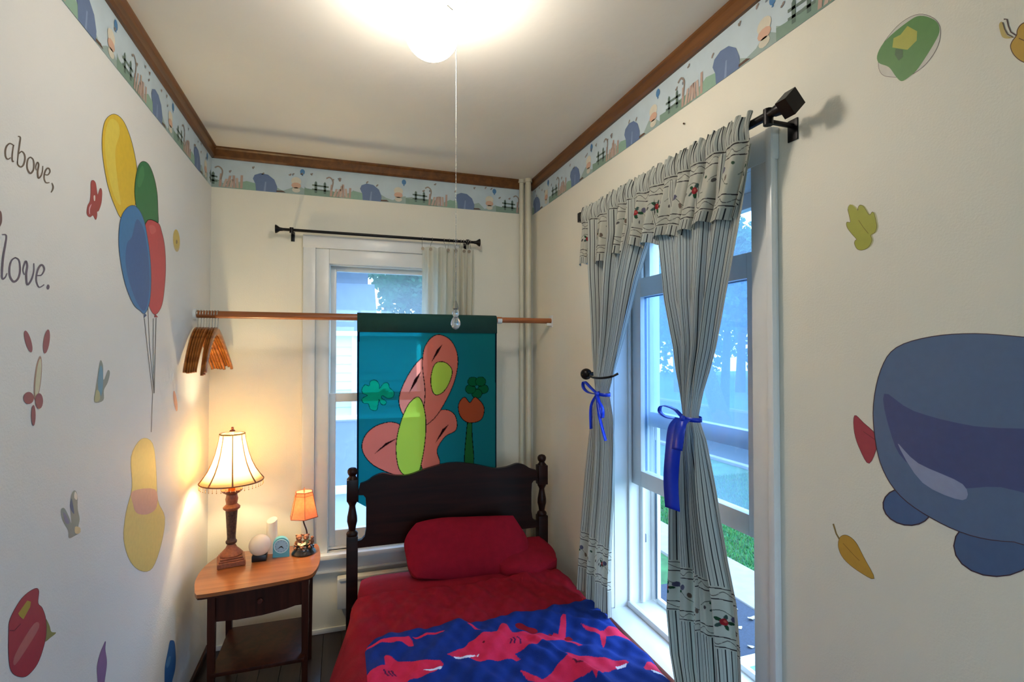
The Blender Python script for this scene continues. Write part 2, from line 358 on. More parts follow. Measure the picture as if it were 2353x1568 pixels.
# ------------------------------------------------------------------ back window
def frame(mb, a0, a1, b0, b1, wl, wr, wb, wt, fn, t0, t1, c=.002):   # rectangular frame in (a,b) plane
    for (p, q, r, s_) in ((a0, a0+wl, b0, b1), (a1-wr, a1, b0, b1), (a0+wl, a1-wr, b0, b0+wb), (a0+wl, a1-wr, b1-wt, b1)):
        A = fn(p, r, t0); B = fn(q, s_, t1); mb.box(A[0], B[0], A[1], B[1], A[2], B[2], c)
    return mb
fb = lambda a, b, t: (a, D+t, b)
t = thing('window_1', None, None, (.215, D, .42), kind='structure')
obj('outer_casing', MB().box(-.198, -.137, D-.03, D, .42, 2.075, .004).box(.567, .628, D-.03, D, .42, 2.075, .004).box(-.2, .63, D-.034, D, 2.02, 2.085, .004), m_white, t)
obj('inner_casing', MB().box(-.137, -.07, D-.018, D, .42, 2.02, .003).box(.50, .567, D-.018, D, .42, 2.02, .003).box(-.07, .50, D-.018, D, 1.942, 2.02, .003), m_white, t)
obj('jamb', MB().box(-.075, -.066, D, D+.19, .43, 1.945).box(.496, .505, D, D+.19, .43, 1.945).box(-.066, .496, D, D+.19, 1.937, 1.945).box(-.066, .496, D, D+.19, .425, .44), m_white, t)
s1 = obj('upper_sash', frame(MB(), -.064, .494, 1.215, 1.936, .03, .03, .035, .024, fb, .05, .08), m_white, t)
obj('pane', MB().box(-.036, .466, D+.063, D+.067, 1.245, 1.915), m_glass2, s1, smooth=False)
s2 = obj('lower_sash', frame(MB(), -.066, .496, .44, 1.252, .033, .033, .085, .046, fb, .012, .042), m_white, t)
obj('pane', MB().box(-.035, .465, D+.025, D+.029, .52, 1.21), m_glass2, s2, smooth=False)
obj('sash_lock', MB().box(.19, .24, D+.0, D+.03, 1.252, 1.262, .002).tube([(.215, D+.01, 1.262), (.215, D+.01, 1.272)], .01), m_steel, t)
obj('sill', MB().box(-.235, .665, D-.055, D+.012, .395, .42, .006), m_white, t)
obj('apron', MB().box(-.198, .628, D-.02, D, .325, .395, .003).box(-.198, .628, D-.026, D, .318, .33, .002), m_white, t)
obj('screw_hole', MB().lathe(0, 0, [(.004, 0), (.004, .001)], 10), mat('dark_hole', '#5a3a22', .8), t)
_h = bpy.data.objects['screw_hole']; _h.location = Vector((-.18, D-.0345, 2.045))-ORG[t]; _h.rotation_euler = (PI/2, 0, 0)
# radiator cover strip seen under the headboard
obj('wall_heater', MB().box(-.02, .95, D-.07, D-.014, .14, .295, .006).box(-.01, .94, D-.075, D-.055, .285, .30, .002), m_white, label='low white baseboard heater behind the bed headboard', cat='heater')

# unseen window added behind the camera, daylight fill for the dim areas
fz = lambda a, b, t: (a, Y0+t, b)
t = thing('added_fill_window', None, None, (.22, Y0, .5), kind='structure')
obj('casing', frame(MB(), -.36, .80, .62, 2.18, .08, .08, .08, .08, fz, 0, .02), m_white, t)
obj('sash', frame(MB(), -.28, .72, .7, 2.1, .05, .05, .06, .05, fz, -.10, -.06).box(.20, .24, Y0-.10, Y0-.06, .76, 2.05), m_white, t)
# ------------------------------------------------------------------ right window
fr = lambda a, b, t: (t, a, b)
t = thing('window_2', None, None, (XR, 1.525, .4), kind='structure')
obj('casing', MB().box(XR-.02, XR, 1.055, 1.13, .405, 2.065, .004).box(XR-.026, XR-.01, 1.052, 1.072, .405, 2.07, .004).box(XR-.02, XR, 1.92, 1.995, .405, 2.065, .004).box(XR-.022, XR, 1.05, 2.0, 1.985, 2.07, .004), m_white, t)
obj('jamb', MB().box(XR, XR+.2, 1.918, 1.927, .4, 2.0).box(XR, XR+.2, 1.123, 1.132, .4, 2.0).box(XR+.07, XR+.2, 1.13, 1.188, .4, 2.0, .003).box(XR, XR+.2, 1.13, 1.92, 1.985, 2.0), m_white, t)
obj('stop', MB().box(1.150, 1.163, 1.906, 1.918, .42, 1.985, .002).box(1.208, 1.220, 1.896, 1.918, .42, 1.985, .002).box(1.150, 1.163, 1.13, 1.20, .42, 1.985, .002).box(1.262, 1.287, 1.896, 1.918, .42, 1.985, .002), m_white, t)
ls = obj('lower_sash', frame(MB(), 1.188, 1.916, .921, 1.780, .067, .072, .064, .078, fr, 1.168, 1.204), m_white, t)
obj('pane', MB().box(1.184, 1.188, 1.25, 1.85, .98, 1.71), m_glass, ls, smooth=False)
obj('glazing_seal', frame(MB(), 1.250, 1.849, .98, 1.706, .006, .006, .004, .007, fr, 1.1885, 1.199, .001), mat('dark_rubber', '#20506e', .5), ls)
us = obj('upper_sash', frame(MB(), 1.190, 1.912, 1.165, 1.985, .066, .052, .06, .05, fr, 1.224, 1.258), m_white, t)
obj('pane', MB().box(1.239, 1.243, 1.25, 1.865, 1.22, 1.94), m_glass, us, smooth=False)
st = obj('storm_frame', frame(MB(), 1.19, 1.896, .415, 1.985, .03, .018, .02, .02, fr, 1.268, 1.284), m_white, t)
obj('gasket', MB().box(1.2655, 1.2675, 1.884, 1.889, .43, 1.1), mat('dark_rubber', '#20506e', .5), st)
obj('sill', MB().box(1.035, 1.152, 1.02, 2.03, .382, .404, .006).box(1.145, 1.166, 1.13, 1.92, .404, .428, .004), m_white, t)
obj('outer_sill', MB().box(1.166, 1.31, 1.13, 1.92, .38, .412, .003), m_white, t)
obj('apron', MB().box(XR-.018, XR, 1.05, 2.0, .31, .382, .003), m_white, t)
obj('track_latch', MB().box(1.222, 1.232, 1.905, 1.918, .665, .70, .002), mat('old_metal', '#6a6f80', .5, .6), t)

# ------------------------------------------------------------------ crown lamp: ceiling globe with pull chain
gx, gy, gz, gr_ = .229, 1.40, 2.363, .0745
t = thing('ceiling_light', 'glowing round white glass globe light with hanging pull chain', 'ceiling light', (gx, gy, H))
m_globe = bpy.data.materials.new('lit_globe'); m_globe.use_nodes = True; N = m_globe.node_tree.nodes; N.remove(N['Principled BSDF'])
e = N.new('ShaderNodeEmission'); e.inputs[0].default_value = (1, .92, .80, 1); e.inputs[1].default_value = 30
m_globe.node_tree.links.new(e.outputs[0], N['Material Output'].inputs[0])
obj('globe', MB().ball((gx, gy, gz), gr_, 4), m_globe, t, smooth=True)
obj('canopy', MB().lathe(gx, gy, [(.042, H-.055), (.046, H-.046), (.088, H-.040), (.100, H-.03), (.104, H-.012), (.106, H)], 28), mat('white_ceramic', '#e0ddd5', .3), t)  # pan widened to shade the ceiling around the globe
cx, cy = .302, 1.42
ch = obj('pull_chain', MB().tube([(gx+.03, gy, H-.046), (cx-.01, cy, H-.05), (cx, cy, H-.07)], .002, 6), m_steel, t)
mb = MB()
for i in range(185):
    bm = bmesh.new(); bmesh.ops.create_icosphere(bm, subdivisions=1, radius=.0017)
    for v in bm.verts: v.co += Vector((cx, cy, H-.07-i*.0045))
    mb.bm(bm)
mb.tube([(cx, cy, H-.07), (cx, cy, 1.60)], .0006, 5)
o = obj('bead_chain', mb, m_steel, t, smooth=True); o['kind'] = 'stuff'
obj('chain_cap', MB().lathe(cx, cy, [(.004, 1.596), (.009, 1.6), (.006, 1.612), (.003, 1.622)], 14), m_steel, t)
m_cry = mat('clear_acrylic', '#e8eef2', .05); m_cry.node_tree.nodes['Principled BSDF'].inputs['Transmission Weight'].default_value = .85
obj('glass_knob', MB().lathe(cx, cy, [(.002, 1.541), (.009, 1.545), (.0135, 1.554), (.0135, 1.561), (.010, 1.571), (.0065, 1.576), (.0095, 1.583), (.0095, 1.59), (.005, 1.598)], 24), m_cry, t)

# ------------------------------------------------------------------ wall stickers
LW = lambda px, py, h: U(px, py, 0, XL+h)
RW = lambda px, py, h: U(px, py, 0, XR-h)
def sticker(name, label, wall, layers, parent=None, base=0, cat='wall sticker', group=None):
    Vs = []; Fs = []; Cs = []; lay = base
    for poly, c, sm in layers:
        P = cr_spline(poly, 4) if sm else poly; lay += 1; h0, h1 = .0001, .00012*lay+.0003; n = len(P); k = len(Vs)
        for h in (h1, h0):
            for a, b in P: Vs.append(wall(a, b, h))
        for tr in tessellate_polygon([[Vector((a, b, 0)) for a, b in P]]): Fs.append(tuple(k+q for q in tr)); Cs.append(hx(c))
        for i in range(n): Fs.append((k+i, k+(i+1) % n, k+n+(i+1) % n, k+n+i)); Cs.append(hx(c))
    o = npmesh(name, Vs, Fs, m_print, parent, fcol=Cs)
    if label: finish(o, label, cat if parent is None else None, group)
    return o
c1 = lambda P: [(x/3.136, 200+y/3.136) for x, y in P]
c2 = lambda P: [(x/3.136, 700+y/3.136) for x, y in P]
c3 = lambda P: [(x/3.35, 1100+y/3.35) for x, y in P]
OL = '#4d4534'
def filled(P, fill, ol=OL, d=1.2, sm=True):
    Q = cr_spline(P, 4) if sm else P
    return [(outline(Q, d), ol, False), (Q, fill, False)]
yb = c1([(820, 197), (880, 235), (930, 340), (965, 470), (985, 590), (988, 700), (972, 850), (930, 930), (875, 945), (830, 860), (790, 750), (760, 620), (738, 450), (742, 320), (765, 235)])
gb = c1([(1030, 538), (1070, 560), (1105, 640), (1130, 760), (1137, 900), (1135, 990), (1070, 1010), (1020, 950), (985, 860), (972, 760), (980, 650), (1000, 570)])
rb = c1([(1050, 985), (1135, 980), (1165, 1050), (1185, 1150), (1192, 1290), (1185, 1430), (1165, 1570), (1122, 1638), (1085, 1600), (1060, 1500), (1050, 1300)])
bb = c1([(955, 855), (1000, 885), (1035, 960), (1060, 1080), (1080, 1230), (1087, 1380), (1078, 1540), (1045, 1630), (1010, 1610), (960, 1560), (905, 1420), (870, 1250), (858, 1100), (870, 960), (905, 885)])
bo = LW(310, 730, 0)
t = thing('balloon_bunch', 'bunch of four balloons sticker: yellow, green, blue and red on the left wall', 'wall sticker', bo)
sticker('string', None, LW, [(strokepoly(c2([(1040, 100), (1075, 430), (1100, 640), (1090, 920)]), 1.6), '#6d675c', False), (strokepoly(c2([(1065, 0), (1078, 300), (1108, 620)]), 1.4), '#6d675c', False), (strokepoly(c2([(1125, 95), (1118, 350), (1112, 640)]), 1.6), '#6d675c', False), (strokepoly(c2([(1105, 100), (1104, 400), (1108, 640)]), 1.2), '#6d675c', False)], t)
sticker('balloon', None, LW, filled(yb, '#d8b52c')+[(c1([(800, 230), (850, 260), (862, 340), (830, 470), (850, 700), (870, 850), (820, 780), (775, 600), (755, 420), (765, 300)]), '#dcc64e', True)], t)
sticker('balloon', None, LW, filled(gb, '#2f7040')+[(c1([(1005, 600), (1030, 570), (1040, 640), (1010, 720), (990, 700)]), '#43814d', True)], t, 1)
sticker('balloon', None, LW, filled(rb, '#bf4548', '#7e3a38')+[(c1([(1075, 1000), (1110, 1000), (1125, 1040), (1090, 1060)]), '#c85e5c', True), (c2([(1118, 66), (1140, 92), (1112, 92)]), '#a83a3c', False)], t, 2)
sticker('balloon', None, LW, filled(bb, '#3c76ac', '#3d4a63')+[(c1([(985, 955), (1030, 1010), (1055, 1120), (1075, 1290), (1075, 1480), (1045, 1610), (990, 1560), (930, 1400), (905, 1260), (915, 1130), (950, 1080)]), '#3e5f96', True), (c2([(1040, 60), (1058, 78), (1035, 100)]), '#3d4a73', False)], t, 4)
# plain stand-in shapes where the photograph has picture-book figures
sticker('abstract_sticker', 'tall pale yellow rounded sticker with pink band under the balloon strings', LW,
        filled([(325, 1010), (350, 1020), (358, 1080), (362, 1150), (378, 1190), (370, 1250), (350, 1305), (325, 1312), (300, 1290), (285, 1240), (290, 1180), (304, 1120), (302, 1050)], '#d8bf6e', '#b39f6a')+[([(304, 1130), (356, 1125), (360, 1165), (340, 1182), (315, 1180), (306, 1160)], '#d09a88', True)], cat='wall sticker')
sticker('abstract_sticker', 'small maroon and cream leafy sprig sticker below the word love', LW,
        [(ell(87, 870, 8, 52, 6), '#a3806c', False), (ell(88, 870, 5.5, 46, 6), '#c9c3a4', False), (ell(65, 785, 7, 26, -16), '#93514f', False), (ell(107, 785, 7, 28, 8), '#93514f', False), (ell(66, 915, 12, 14), '#8d4d4c', False), (ell(90, 922, 9, 18), '#8d4d4c', False), (ell(77, 955, 5, 24), '#8d4d4c', False)])
sticker('butterfly_sticker', 'small red butterfly sticker just left of the yellow balloon', LW,
        filled([(180+x/13.06, 400+y/13.06) for x, y in [(440, 190), (515, 270), (550, 480), (580, 640), (610, 560), (660, 430), (705, 500), (705, 700), (680, 900), (610, 1100), (560, 1130), (560, 1250), (520, 1370), (440, 1240), (350, 1290), (260, 1200), (280, 960), (350, 820), (375, 560), (380, 260)]], '#a04440', '#7c3e38', .6)+[([(180+x/13.06, 400+y/13.06) for x, y in [(460, 660), (505, 650), (505, 790), (470, 800)]], '#d8c8c0', True), ([(180+x/13.06, 400+y/13.06) for x, y in [(400, 900), (350, 1060), (350, 1210), (320, 1150), (330, 1000)]], '#d9a8ae', True)])
c6 = lambda P: [(120+x/3.407, 800+y/3.407) for x, y in P]
sticker('butterfly_sticker', 'pale blue and olive butterfly sticker left of the balloon strings', LW,
        [(c6([(378, 95), (398, 140), (402, 250), (435, 175), (452, 195), (435, 270), (405, 330), (400, 410), (330, 425), (340, 320), (362, 170)]), '#8d8f83', True), (c6([(378, 140), (396, 180), (398, 280), (385, 370), (365, 350), (358, 250)]), '#6f93a6', True), (c6([(345, 330), (372, 350), (370, 410), (332, 415)]), '#a8a67c', True)])
sticker('butterfly_sticker', 'grey and cream butterfly sticker with white tip, low on the left wall', LW,
        [(c6([(175, 1115), (197, 1150), (200, 1260), (215, 1340), (205, 1400), (222, 1440), (180, 1470), (130, 1490), (125, 1430), (80, 1350), (68, 1270), (95, 1255), (130, 1320), (150, 1370), (140, 1230), (150, 1150)]), '#929688', True), (c6([(178, 1125), (196, 1150), (192, 1190), (172, 1170)]), '#e6ddcc', True), (c6([(150, 1180), (158, 1200), (172, 1300), (140, 1250)]), '#566480', True), (c6([(85, 1290), (110, 1310), (135, 1370), (105, 1370)]), '#8a8496', True), (c6([(180, 1400), (220, 1410), (215, 1450), (180, 1450)]), '#d8c190', True)])
sticker('flower_sticker', 'tiny yellow oval flower sticker right of the balloons', LW, [(ell(405.5, 553, 8, 26, -3), '#c8b07a', False), (ell(405.5, 550, 7, 22, -3), '#cdb25e', False), (ell(406, 556, 2, 5), '#9a8050', False)])
sticker('leaf_sticker', 'faint small orange leaf sticker close above the brass lamp', LW, [(ell(403, 922, 4, 24, -8), '#d9a283', False)])
rl = c3([(275, 848), (298, 870), (292, 960), (325, 1000), (352, 1090), (350, 1230), (300, 1400), (240, 1490), (180, 1528), (100, 1500), (70, 1400), (68, 1180), (80, 1080), (150, 950), (210, 885)])
sticker('fruit_sticker', 'large red sticker with yellow patch and green leaf, low on the left wall', LW,
        [(c3([(345, 1080), (380, 1130), (395, 1180), (432, 1188), (390, 1225), (340, 1250)]), '#8b8a52', True)]+filled(rl, '#a23b45', '#54303a', 1)+[(c3([(140, 1040), (210, 940), (238, 950), (232, 990), (180, 1085), (150, 1060)]), '#a8963c', False), (c3([(120, 1350), (260, 1120), (300, 1150), (180, 1350), (110, 1440)]), '#b06a66', True)]+[(strokepoly(c3([(75, 1170), (110, 1172), (160, 1120)]), 1.2), '#5e2a33', False)])
c4 = lambda P: [(190+x/9.804, 1440+y/9.804) for x, y in P]
sticker('leaf_sticker', 'slender mauve leaf sticker at the lower left of the left wall', LW, filled(c4([(515, 340), (505, 520), (538, 760), (530, 950), (490, 1230), (470, 1400), (370, 1400), (340, 1200), (328, 950), (355, 760), (410, 570), (470, 430)]), '#8a6b92', '#6b5978', .7))
sticker('leaf_sticker', 'slender bright blue leaf sticker beside the nightstand', LW, filled(c4([(2000, 320), (2060, 350), (2085, 560), (2092, 780), (2070, 1000), (2010, 1240), (1980, 1450), (1850, 1450), (1850, 1240), (1855, 960), (1880, 780), (1930, 540), (1965, 350)]), '#1d63a5', '#2d5a8a', .7)+[(c4([(1930, 700), (1985, 680), (1960, 850), (1900, 940), (1875, 850)]), '#4f86b8', True)])
# lettering
ca = lambda P: [(x/10.45, 300+y/10.45) for x, y in P]
cl = lambda P: [(x/7.464, 470+y/7.464) for x, y in P]
def letters(name, label, colr, glyphs):
    layers = []
    t = None; objs = []
    P0 = glyphs[0][1][0][0][0]; t = thing(name, label, 'wall lettering', LW(P0[0], P0[1], 0))
    for g, strokes in glyphs:
        L_ = [(strokepoly(cr_spline(s, 5, False), [wd[0]+(wd[1]-wd[0])*math.sin(PI*i/(5*(len(s)-1))) for i in range(5*(len(s)-1)+1)]), colr, False) for s, wd in strokes]
        Vs = []; Fs = []; Cs = []
        for poly, c, _ in L_:
            m = len(poly)//2; k = len(Vs)
            for h in (.0004, 0):
                for a, b in poly: Vs.append(LW(a, b, h))
            n2 = len(poly)
            for i in range(m-1): Fs.append((k+i, k+i+1, k+n2-2-i, k+n2-1-i)); Cs.append(hx(c))
            for i in range(n2): Fs.append((k+i, k+(i+1) % n2, k+n2+(i+1) % n2, k+n2+i)); Cs.append(hx(c))
        npmesh(g, Vs, Fs, m_print, t, fcol=Cs)
letters('lettering', 'dark lettering reading above, high on the left wall', '#6a5a4c', [
    ('letter_a', [(ca([(330, 360), (240, 312), (165, 370), (130, 480), (135, 620), (185, 690), (260, 650)]), (2.2, 4.2)), (ca([(330, 345), (310, 450), (292, 620), (300, 740), (335, 735)]), (3, 3.6))]),
    ('letter_b', [(ca([(430, 140), (490, 170), (470, 340), (440, 560), (420, 780)]), (2.2, 3.8)), (ca([(450, 560), (520, 505), (585, 570), (600, 690), (560, 830), (495, 875), (430, 820), (420, 740)]), (2.6, 4))]),
    ('letter_o', [(ca([(735, 640), (680, 680), (650, 800), (660, 930), (730, 1030), (800, 950), (815, 800), (790, 690), (730, 640)]), (3, 4))]),
    ('letter_v', [(ca([(870, 960), (860, 860), (900, 765), (930, 830), (905, 980), (920, 1140), (985, 1090), (1020, 980), (1030, 850)]), (2, 4))]),
    ('letter_e', [(ca([(1080, 1060), (1150, 1065), (1200, 990), (1180, 920), (1130, 915), (1080, 1000), (1060, 1130), (1100, 1250), (1190, 1250)]), (2.2, 3.8))]),
    ('comma', [(ca([(1245, 1260), (1275, 1340), (1265, 1420), (1225, 1490)]), (2.4, 3.8))])])
letters('lettering', 'dark lettering reading love, on the left wall under the word above', '#655560', [
    ('letter_l', [(cl([(40, 518), (108, 535), (90, 700), (55, 900), (35, 1150), (40, 1275), (90, 1250), (122, 1180)]), (2.2, 5.2))]),
    ('letter_o', [(cl([(265, 912), (200, 960), (165, 1080), (170, 1230), (235, 1325), (310, 1270), (345, 1130), (325, 960), (260, 912)]), (3, 5))]),
    ('letter_v', [(cl([(420, 1210), (395, 1120), (440, 975), (468, 1050), (450, 1200), (468, 1375), (540, 1290), (580, 1140), (580, 1010)]), (2.4, 5))]),
    ('letter_e', [(cl([(640, 1220), (710, 1210), (760, 1120), (735, 1048), (690, 1050), (640, 1150), (622, 1300), (670, 1420), (760, 1375)]), (2.4, 4.6))]),
    ('full_stop', [(cl([(825, 1375), (825, 1415), (820, 1460)]), (3, 7))])])
letters('lettering', 'rounded end of a dark letter cut by the picture edge over the word love', '#6b4d48', [('letter_o', [([(-16, 530), (-10, 490), (0, 487), (2.5, 503), (0, 517), (-12, 535)], (4, 5))])])
# right wall stickers
cg = lambda P: [(1100+x*.5325, y*.5325) for x, y in P]
OUT = [(1915, 62), (1970, 85), (1992, 130), (1980, 200), (1930, 275), (1860, 325), (1790, 332), (1740, 320), (1725, 270), (1740, 200), (1800, 120), (1860, 75)]
sticker('balloon_sticker', 'green oval sticker with yellow patch high on the right wall', RW,
        [(outline(cr_spline(cg(OUT), 4), .9), '#4b2c22', False), (cr_spline(cg(OUT), 4), '#c8c4b6', False), (cg([(1905, 68), (1965, 85), (1988, 120), (1975, 170), (1900, 290), (1860, 330), (1825, 350), (1800, 330), (1770, 290), (1725, 270), (1722, 230), (1760, 170), (1850, 95)]), '#4d8238', True), (cg([(1850, 112), (1892, 135), (1890, 175), (1850, 215), (1785, 205), (1790, 165), (1820, 150)]), '#a9a83a', False), (cg([(1800, 210), (1830, 215), (1830, 245), (1812, 262), (1795, 235)]), '#3c6030', False)])
cb = lambda P: [(2260+x/11.2, 20+y/11.2) for x, y in P]
sticker('bee_sticker', 'golden round sticker with dark outline and stem at the upper right corner', RW,
        [(cb([(400, 400), (480, 340), (540, 560), (620, 700), (760, 740), (600, 770), (480, 720), (420, 560)]), '#c0a860', True)]+filled(cb([(860, 690), (880, 560), (950, 440), (1060, 370), (1250, 350), (1500, 500), (1500, 1200), (1250, 1390), (1000, 1350), (800, 1190), (710, 1000), (740, 860)]), '#bf942a', '#5e3a12', 2.2)+[(strokepoly(cb([(520, 270), (600, 270), (640, 450), (700, 600), (840, 690)]), 3), '#4b2b20', False), (strokepoly(cb([(490, 350), (540, 520), (620, 660), (770, 740)]), 2.4), '#54381a', False), (strokepoly(cb([(910, 760), (1040, 820), (1200, 900)]), 2), '#6d4512', False)])
ce = lambda P: [(1900+x/9.8, 440+y/9.8) for x, y in P]
lf = [(540, 297), (620, 350), (700, 430), (705, 370), (750, 310), (830, 350), (950, 530), (1020, 470), (1060, 500), (1100, 660), (1120, 800), (1080, 920), (990, 985), (1010, 1100), (960, 1220), (870, 1295), (770, 1320), (680, 1290), (625, 1180), (640, 1110), (670, 1075), (560, 950), (460, 810), (450, 700), (530, 695), (510, 560), (475, 400), (500, 320)]
sticker('leaf_sticker', 'lime green lobed leaf sticker in the middle of the right wall', RW,
        [([(p[0]+4, p[1]) for p in cr_spline(ce(lf), 3)], '#b9b784', False)]+filled(ce(lf), '#a5a43c', '#5a4413', .9)+[(strokepoly(ce([(715, 650), (820, 810), (935, 950)]), 1.2), '#75691c', False)])
cq = lambda P: [(1850+x*.4463, 700+y*.4463) for x, y in P]
sticker('leaf_sticker', 'golden pointed leaf sticker with stalk, low on the right wall', RW,
        [(strokepoly(cq([(145, 1130), (160, 1180), (180, 1215)]), 3.5), '#8a7440', False)]+filled(cq([(180, 1200), (215, 1190), (260, 1225), (300, 1300), (355, 1412), (270, 1370), (200, 1310), (172, 1250)]), '#bd9235', '#55401c', .8, True)+[(strokepoly(cq([(195, 1230), (250, 1290), (280, 1320)]), 1), '#7c5c1e', False)])
sticker('leaf_sticker', 'red pointed leaf sticker left of the large slate-blue shape', RW, filled(cq([(255, 573), (300, 610), (358, 665), (372, 720), (330, 818), (285, 750), (255, 660)]), '#a33a48', '#5b2530', 1)+[(strokepoly(cq([(300, 655), (365, 700)]), 1), '#6b2530', False)])
big = [(2350+120, 790), (2353, 776), (2240, 768), (2140, 775), (2060, 800), (2025, 850), (2008, 930), (2012, 1010), (2030, 1080), (2070, 1140), (2140, 1190), (2230, 1230), (2330, 1245), (2470, 1240)]
sticker('abstract_sticker', 'very large plain slate-blue rounded mound shape on the right wall', RW,
        [(ell(2290, 1255, 100, 72), '#3f2630', False), (ell(2290, 1255, 97, 69), '#475f85', False), (ell(2085, 1165, 58, 44, 10), '#3f2630', False), (ell(2085, 1165, 55, 41, 10), '#45608a', False)]
        +filled(big, '#566b8c', '#3f2630', 2)+[([(2032, 905), (2100, 945), (2240, 980), (2460, 1005), (2460, 1150), (2300, 1120), (2180, 1120), (2080, 1060), (2045, 990)], '#434e7c', True), ([(2063, 1020), (2110, 1065), (2212, 1113), (2212, 1150), (2120, 1110)], '#8c95b4', True)])

# ------------------------------------------------------------------ curtain rods
def flare(mb, c, ax, s, r0=.008, r1=.022, L=.035):
    c = Vector(c); a = Vector(ax); mb.tube([c, c+a*L*.4, c+a*L*.8, c+a*L], [r0, r0*1.2, r1*.9, r1], 4 if s else 14); return mb
yR = D-.08
t = thing('curtain_rod', 'dark bronze curtain rod over the back window', 'curtain rod', (.21, yR, 2.09))
obj('rod', MB().tube([(-.30, yR, 2.093), (.71, yR, 2.093)], .0075, 14), m_black, t)
mb = MB(); flare(mb, (-.29, yR, 2.093), (-1, 0, 0), False); obj('finial', mb, m_black, t)
mb = MB(); flare(mb, (.70, yR, 2.093), (1, 0, 0), False); obj('finial', mb, m_black, t)
for x in (-.25, .665): obj('bracket', MB().box(x-.006, x+.006, yR, D, 2.083, 2.091, .001).box(x-.009, x+.009, D-.004, D, 2.05, 2.10, .001).tube([(x, yR, 2.078), (x, yR-.0, 2.105)], .01, 10), m_black, t)
xR = 1.007
t = thing('curtain_rod', 'black curtain rod with square finial over the striped curtains', 'curtain rod', (xR, 1.5, 2.065))
obj('rod', MB().tube([(xR, 2.03, 2.07), (xR, 1.25, 2.07)], .0085, 14).tube([(xR, 1.3, 2.07), (xR, .97, 2.07)], .0105, 14), m_black, t)
mb = MB().tube([(xR, .985, 2.07), (xR, .965, 2.07), (xR, .955, 2.07)], [.013, .016, .012], 14)
s_ = .031; mb.prism([(0, -s_*1.05), (s_*1.0, 0), (0, s_*1.05), (-s_*1.0, 0)], lambda u, v, q: (xR+u, q, 2.07+v), .925, .955)
obj('finial', mb, m_black, t)
obj('finial', MB().prism([(-.02, -.02), (.02, -.02), (.02, .02), (-.02, .02)], lambda u, v, q: (xR+u, q, 2.07+v), 2.035, 2.06), m_black, t)
obj('bracket', MB().box(xR, XR, 1.0, 1.012, 2.05, 2.058, .001).box(XR-.004, XR, .99, 1.02, 2.015, 2.07, .001).tube([(xR, 1.006, 2.045), (xR, 1.006, 2.085)], .012, 10), m_black, t)
obj('bracket', MB().box(xR, XR, 2.045, 2.057, 2.05, 2.058, .001).box(XR-.004, XR, 2.035, 2.065, 2.04, 2.09, .001), m_black, t)
obj('wall_hook', MB().tube([U(1571, 284, 0, XR)+np.array([0, 0, 0]), U(1571, 284, 0, XR-.006)], .003, 8), mat('dark_hole', '#5a3a22', .8), label='tiny dark nail hole plug above the striped curtains', cat='nail')

# ------------------------------------------------------------------ cloth
def clothmat(name, base, trans, stripe=None, period=.013, wdt=.12, alpha=None):
    m = mat(name, '#ffffff', .85, vcol=True, trans=trans, alpha=alpha, bump=.25, bscale=400, spec=.2)
    if stripe is None: return m
    N = m.node_tree.nodes; L = m.node_tree.links; at = [n for n in N if n.type == 'ATTRIBUTE'][0]
    uvn = N.new('ShaderNodeUVMap'); uvn.uv_map = 'UV'; s = N.new('ShaderNodeSeparateXYZ'); L.new(uvn.outputs[0], s.inputs[0])
    def mt(op, a, b=None):
        q = N.new('ShaderNodeMath'); q.operation = op
        for i, x in enumerate((a, b)):
            if x is None: continue
            if isinstance(x, (int, float)): q.inputs[i].default_value = x
            else: L.new(x, q.inputs[i])
        return q.outputs[0]
    f = mt('FRACT', mt('DIVIDE', s.outputs['X'], period)); d = mt('ABSOLUTE', mt('SUBTRACT', f, .5))
    k = mt('LESS_THAN', d, wdt); f2 = mt('FRACT', mt('DIVIDE', s.outputs['X'], period*1)); 
    k2 = mt('MULTIPLY', mt('LESS_THAN', mt('ABSOLUTE', mt('SUBTRACT', f2, .06)), .05), .35)
    k = mt('MAXIMUM', k, k2); k = mt('MULTIPLY', k, at.outputs['Alpha'])
    mx = N.new('ShaderNodeMixRGB'); L.new(k, mx.inputs[0]); mx.inputs[2].default_value = rgba(stripe)
    for l in list(at.outputs['Color'].links): L.new(mx.outputs[0], l.to_socket) if l.to_node != mx else None
    L.new(at.outputs['Color'], mx.inputs[1]); return m
m_strip = clothmat('striped_cotton', '#fff', .45, '#3a3a3c', .0135, .085)
CREAM = hx('#d0d2ca')
def wavy(C, Um, V, v0, c='#3a3436', amp=.004, per=.06, th=.0016, off=0):
    C[np.abs(V-v0-amp*np.sin((Um+off)*2*PI/per)) < th, :3] = hx(c)
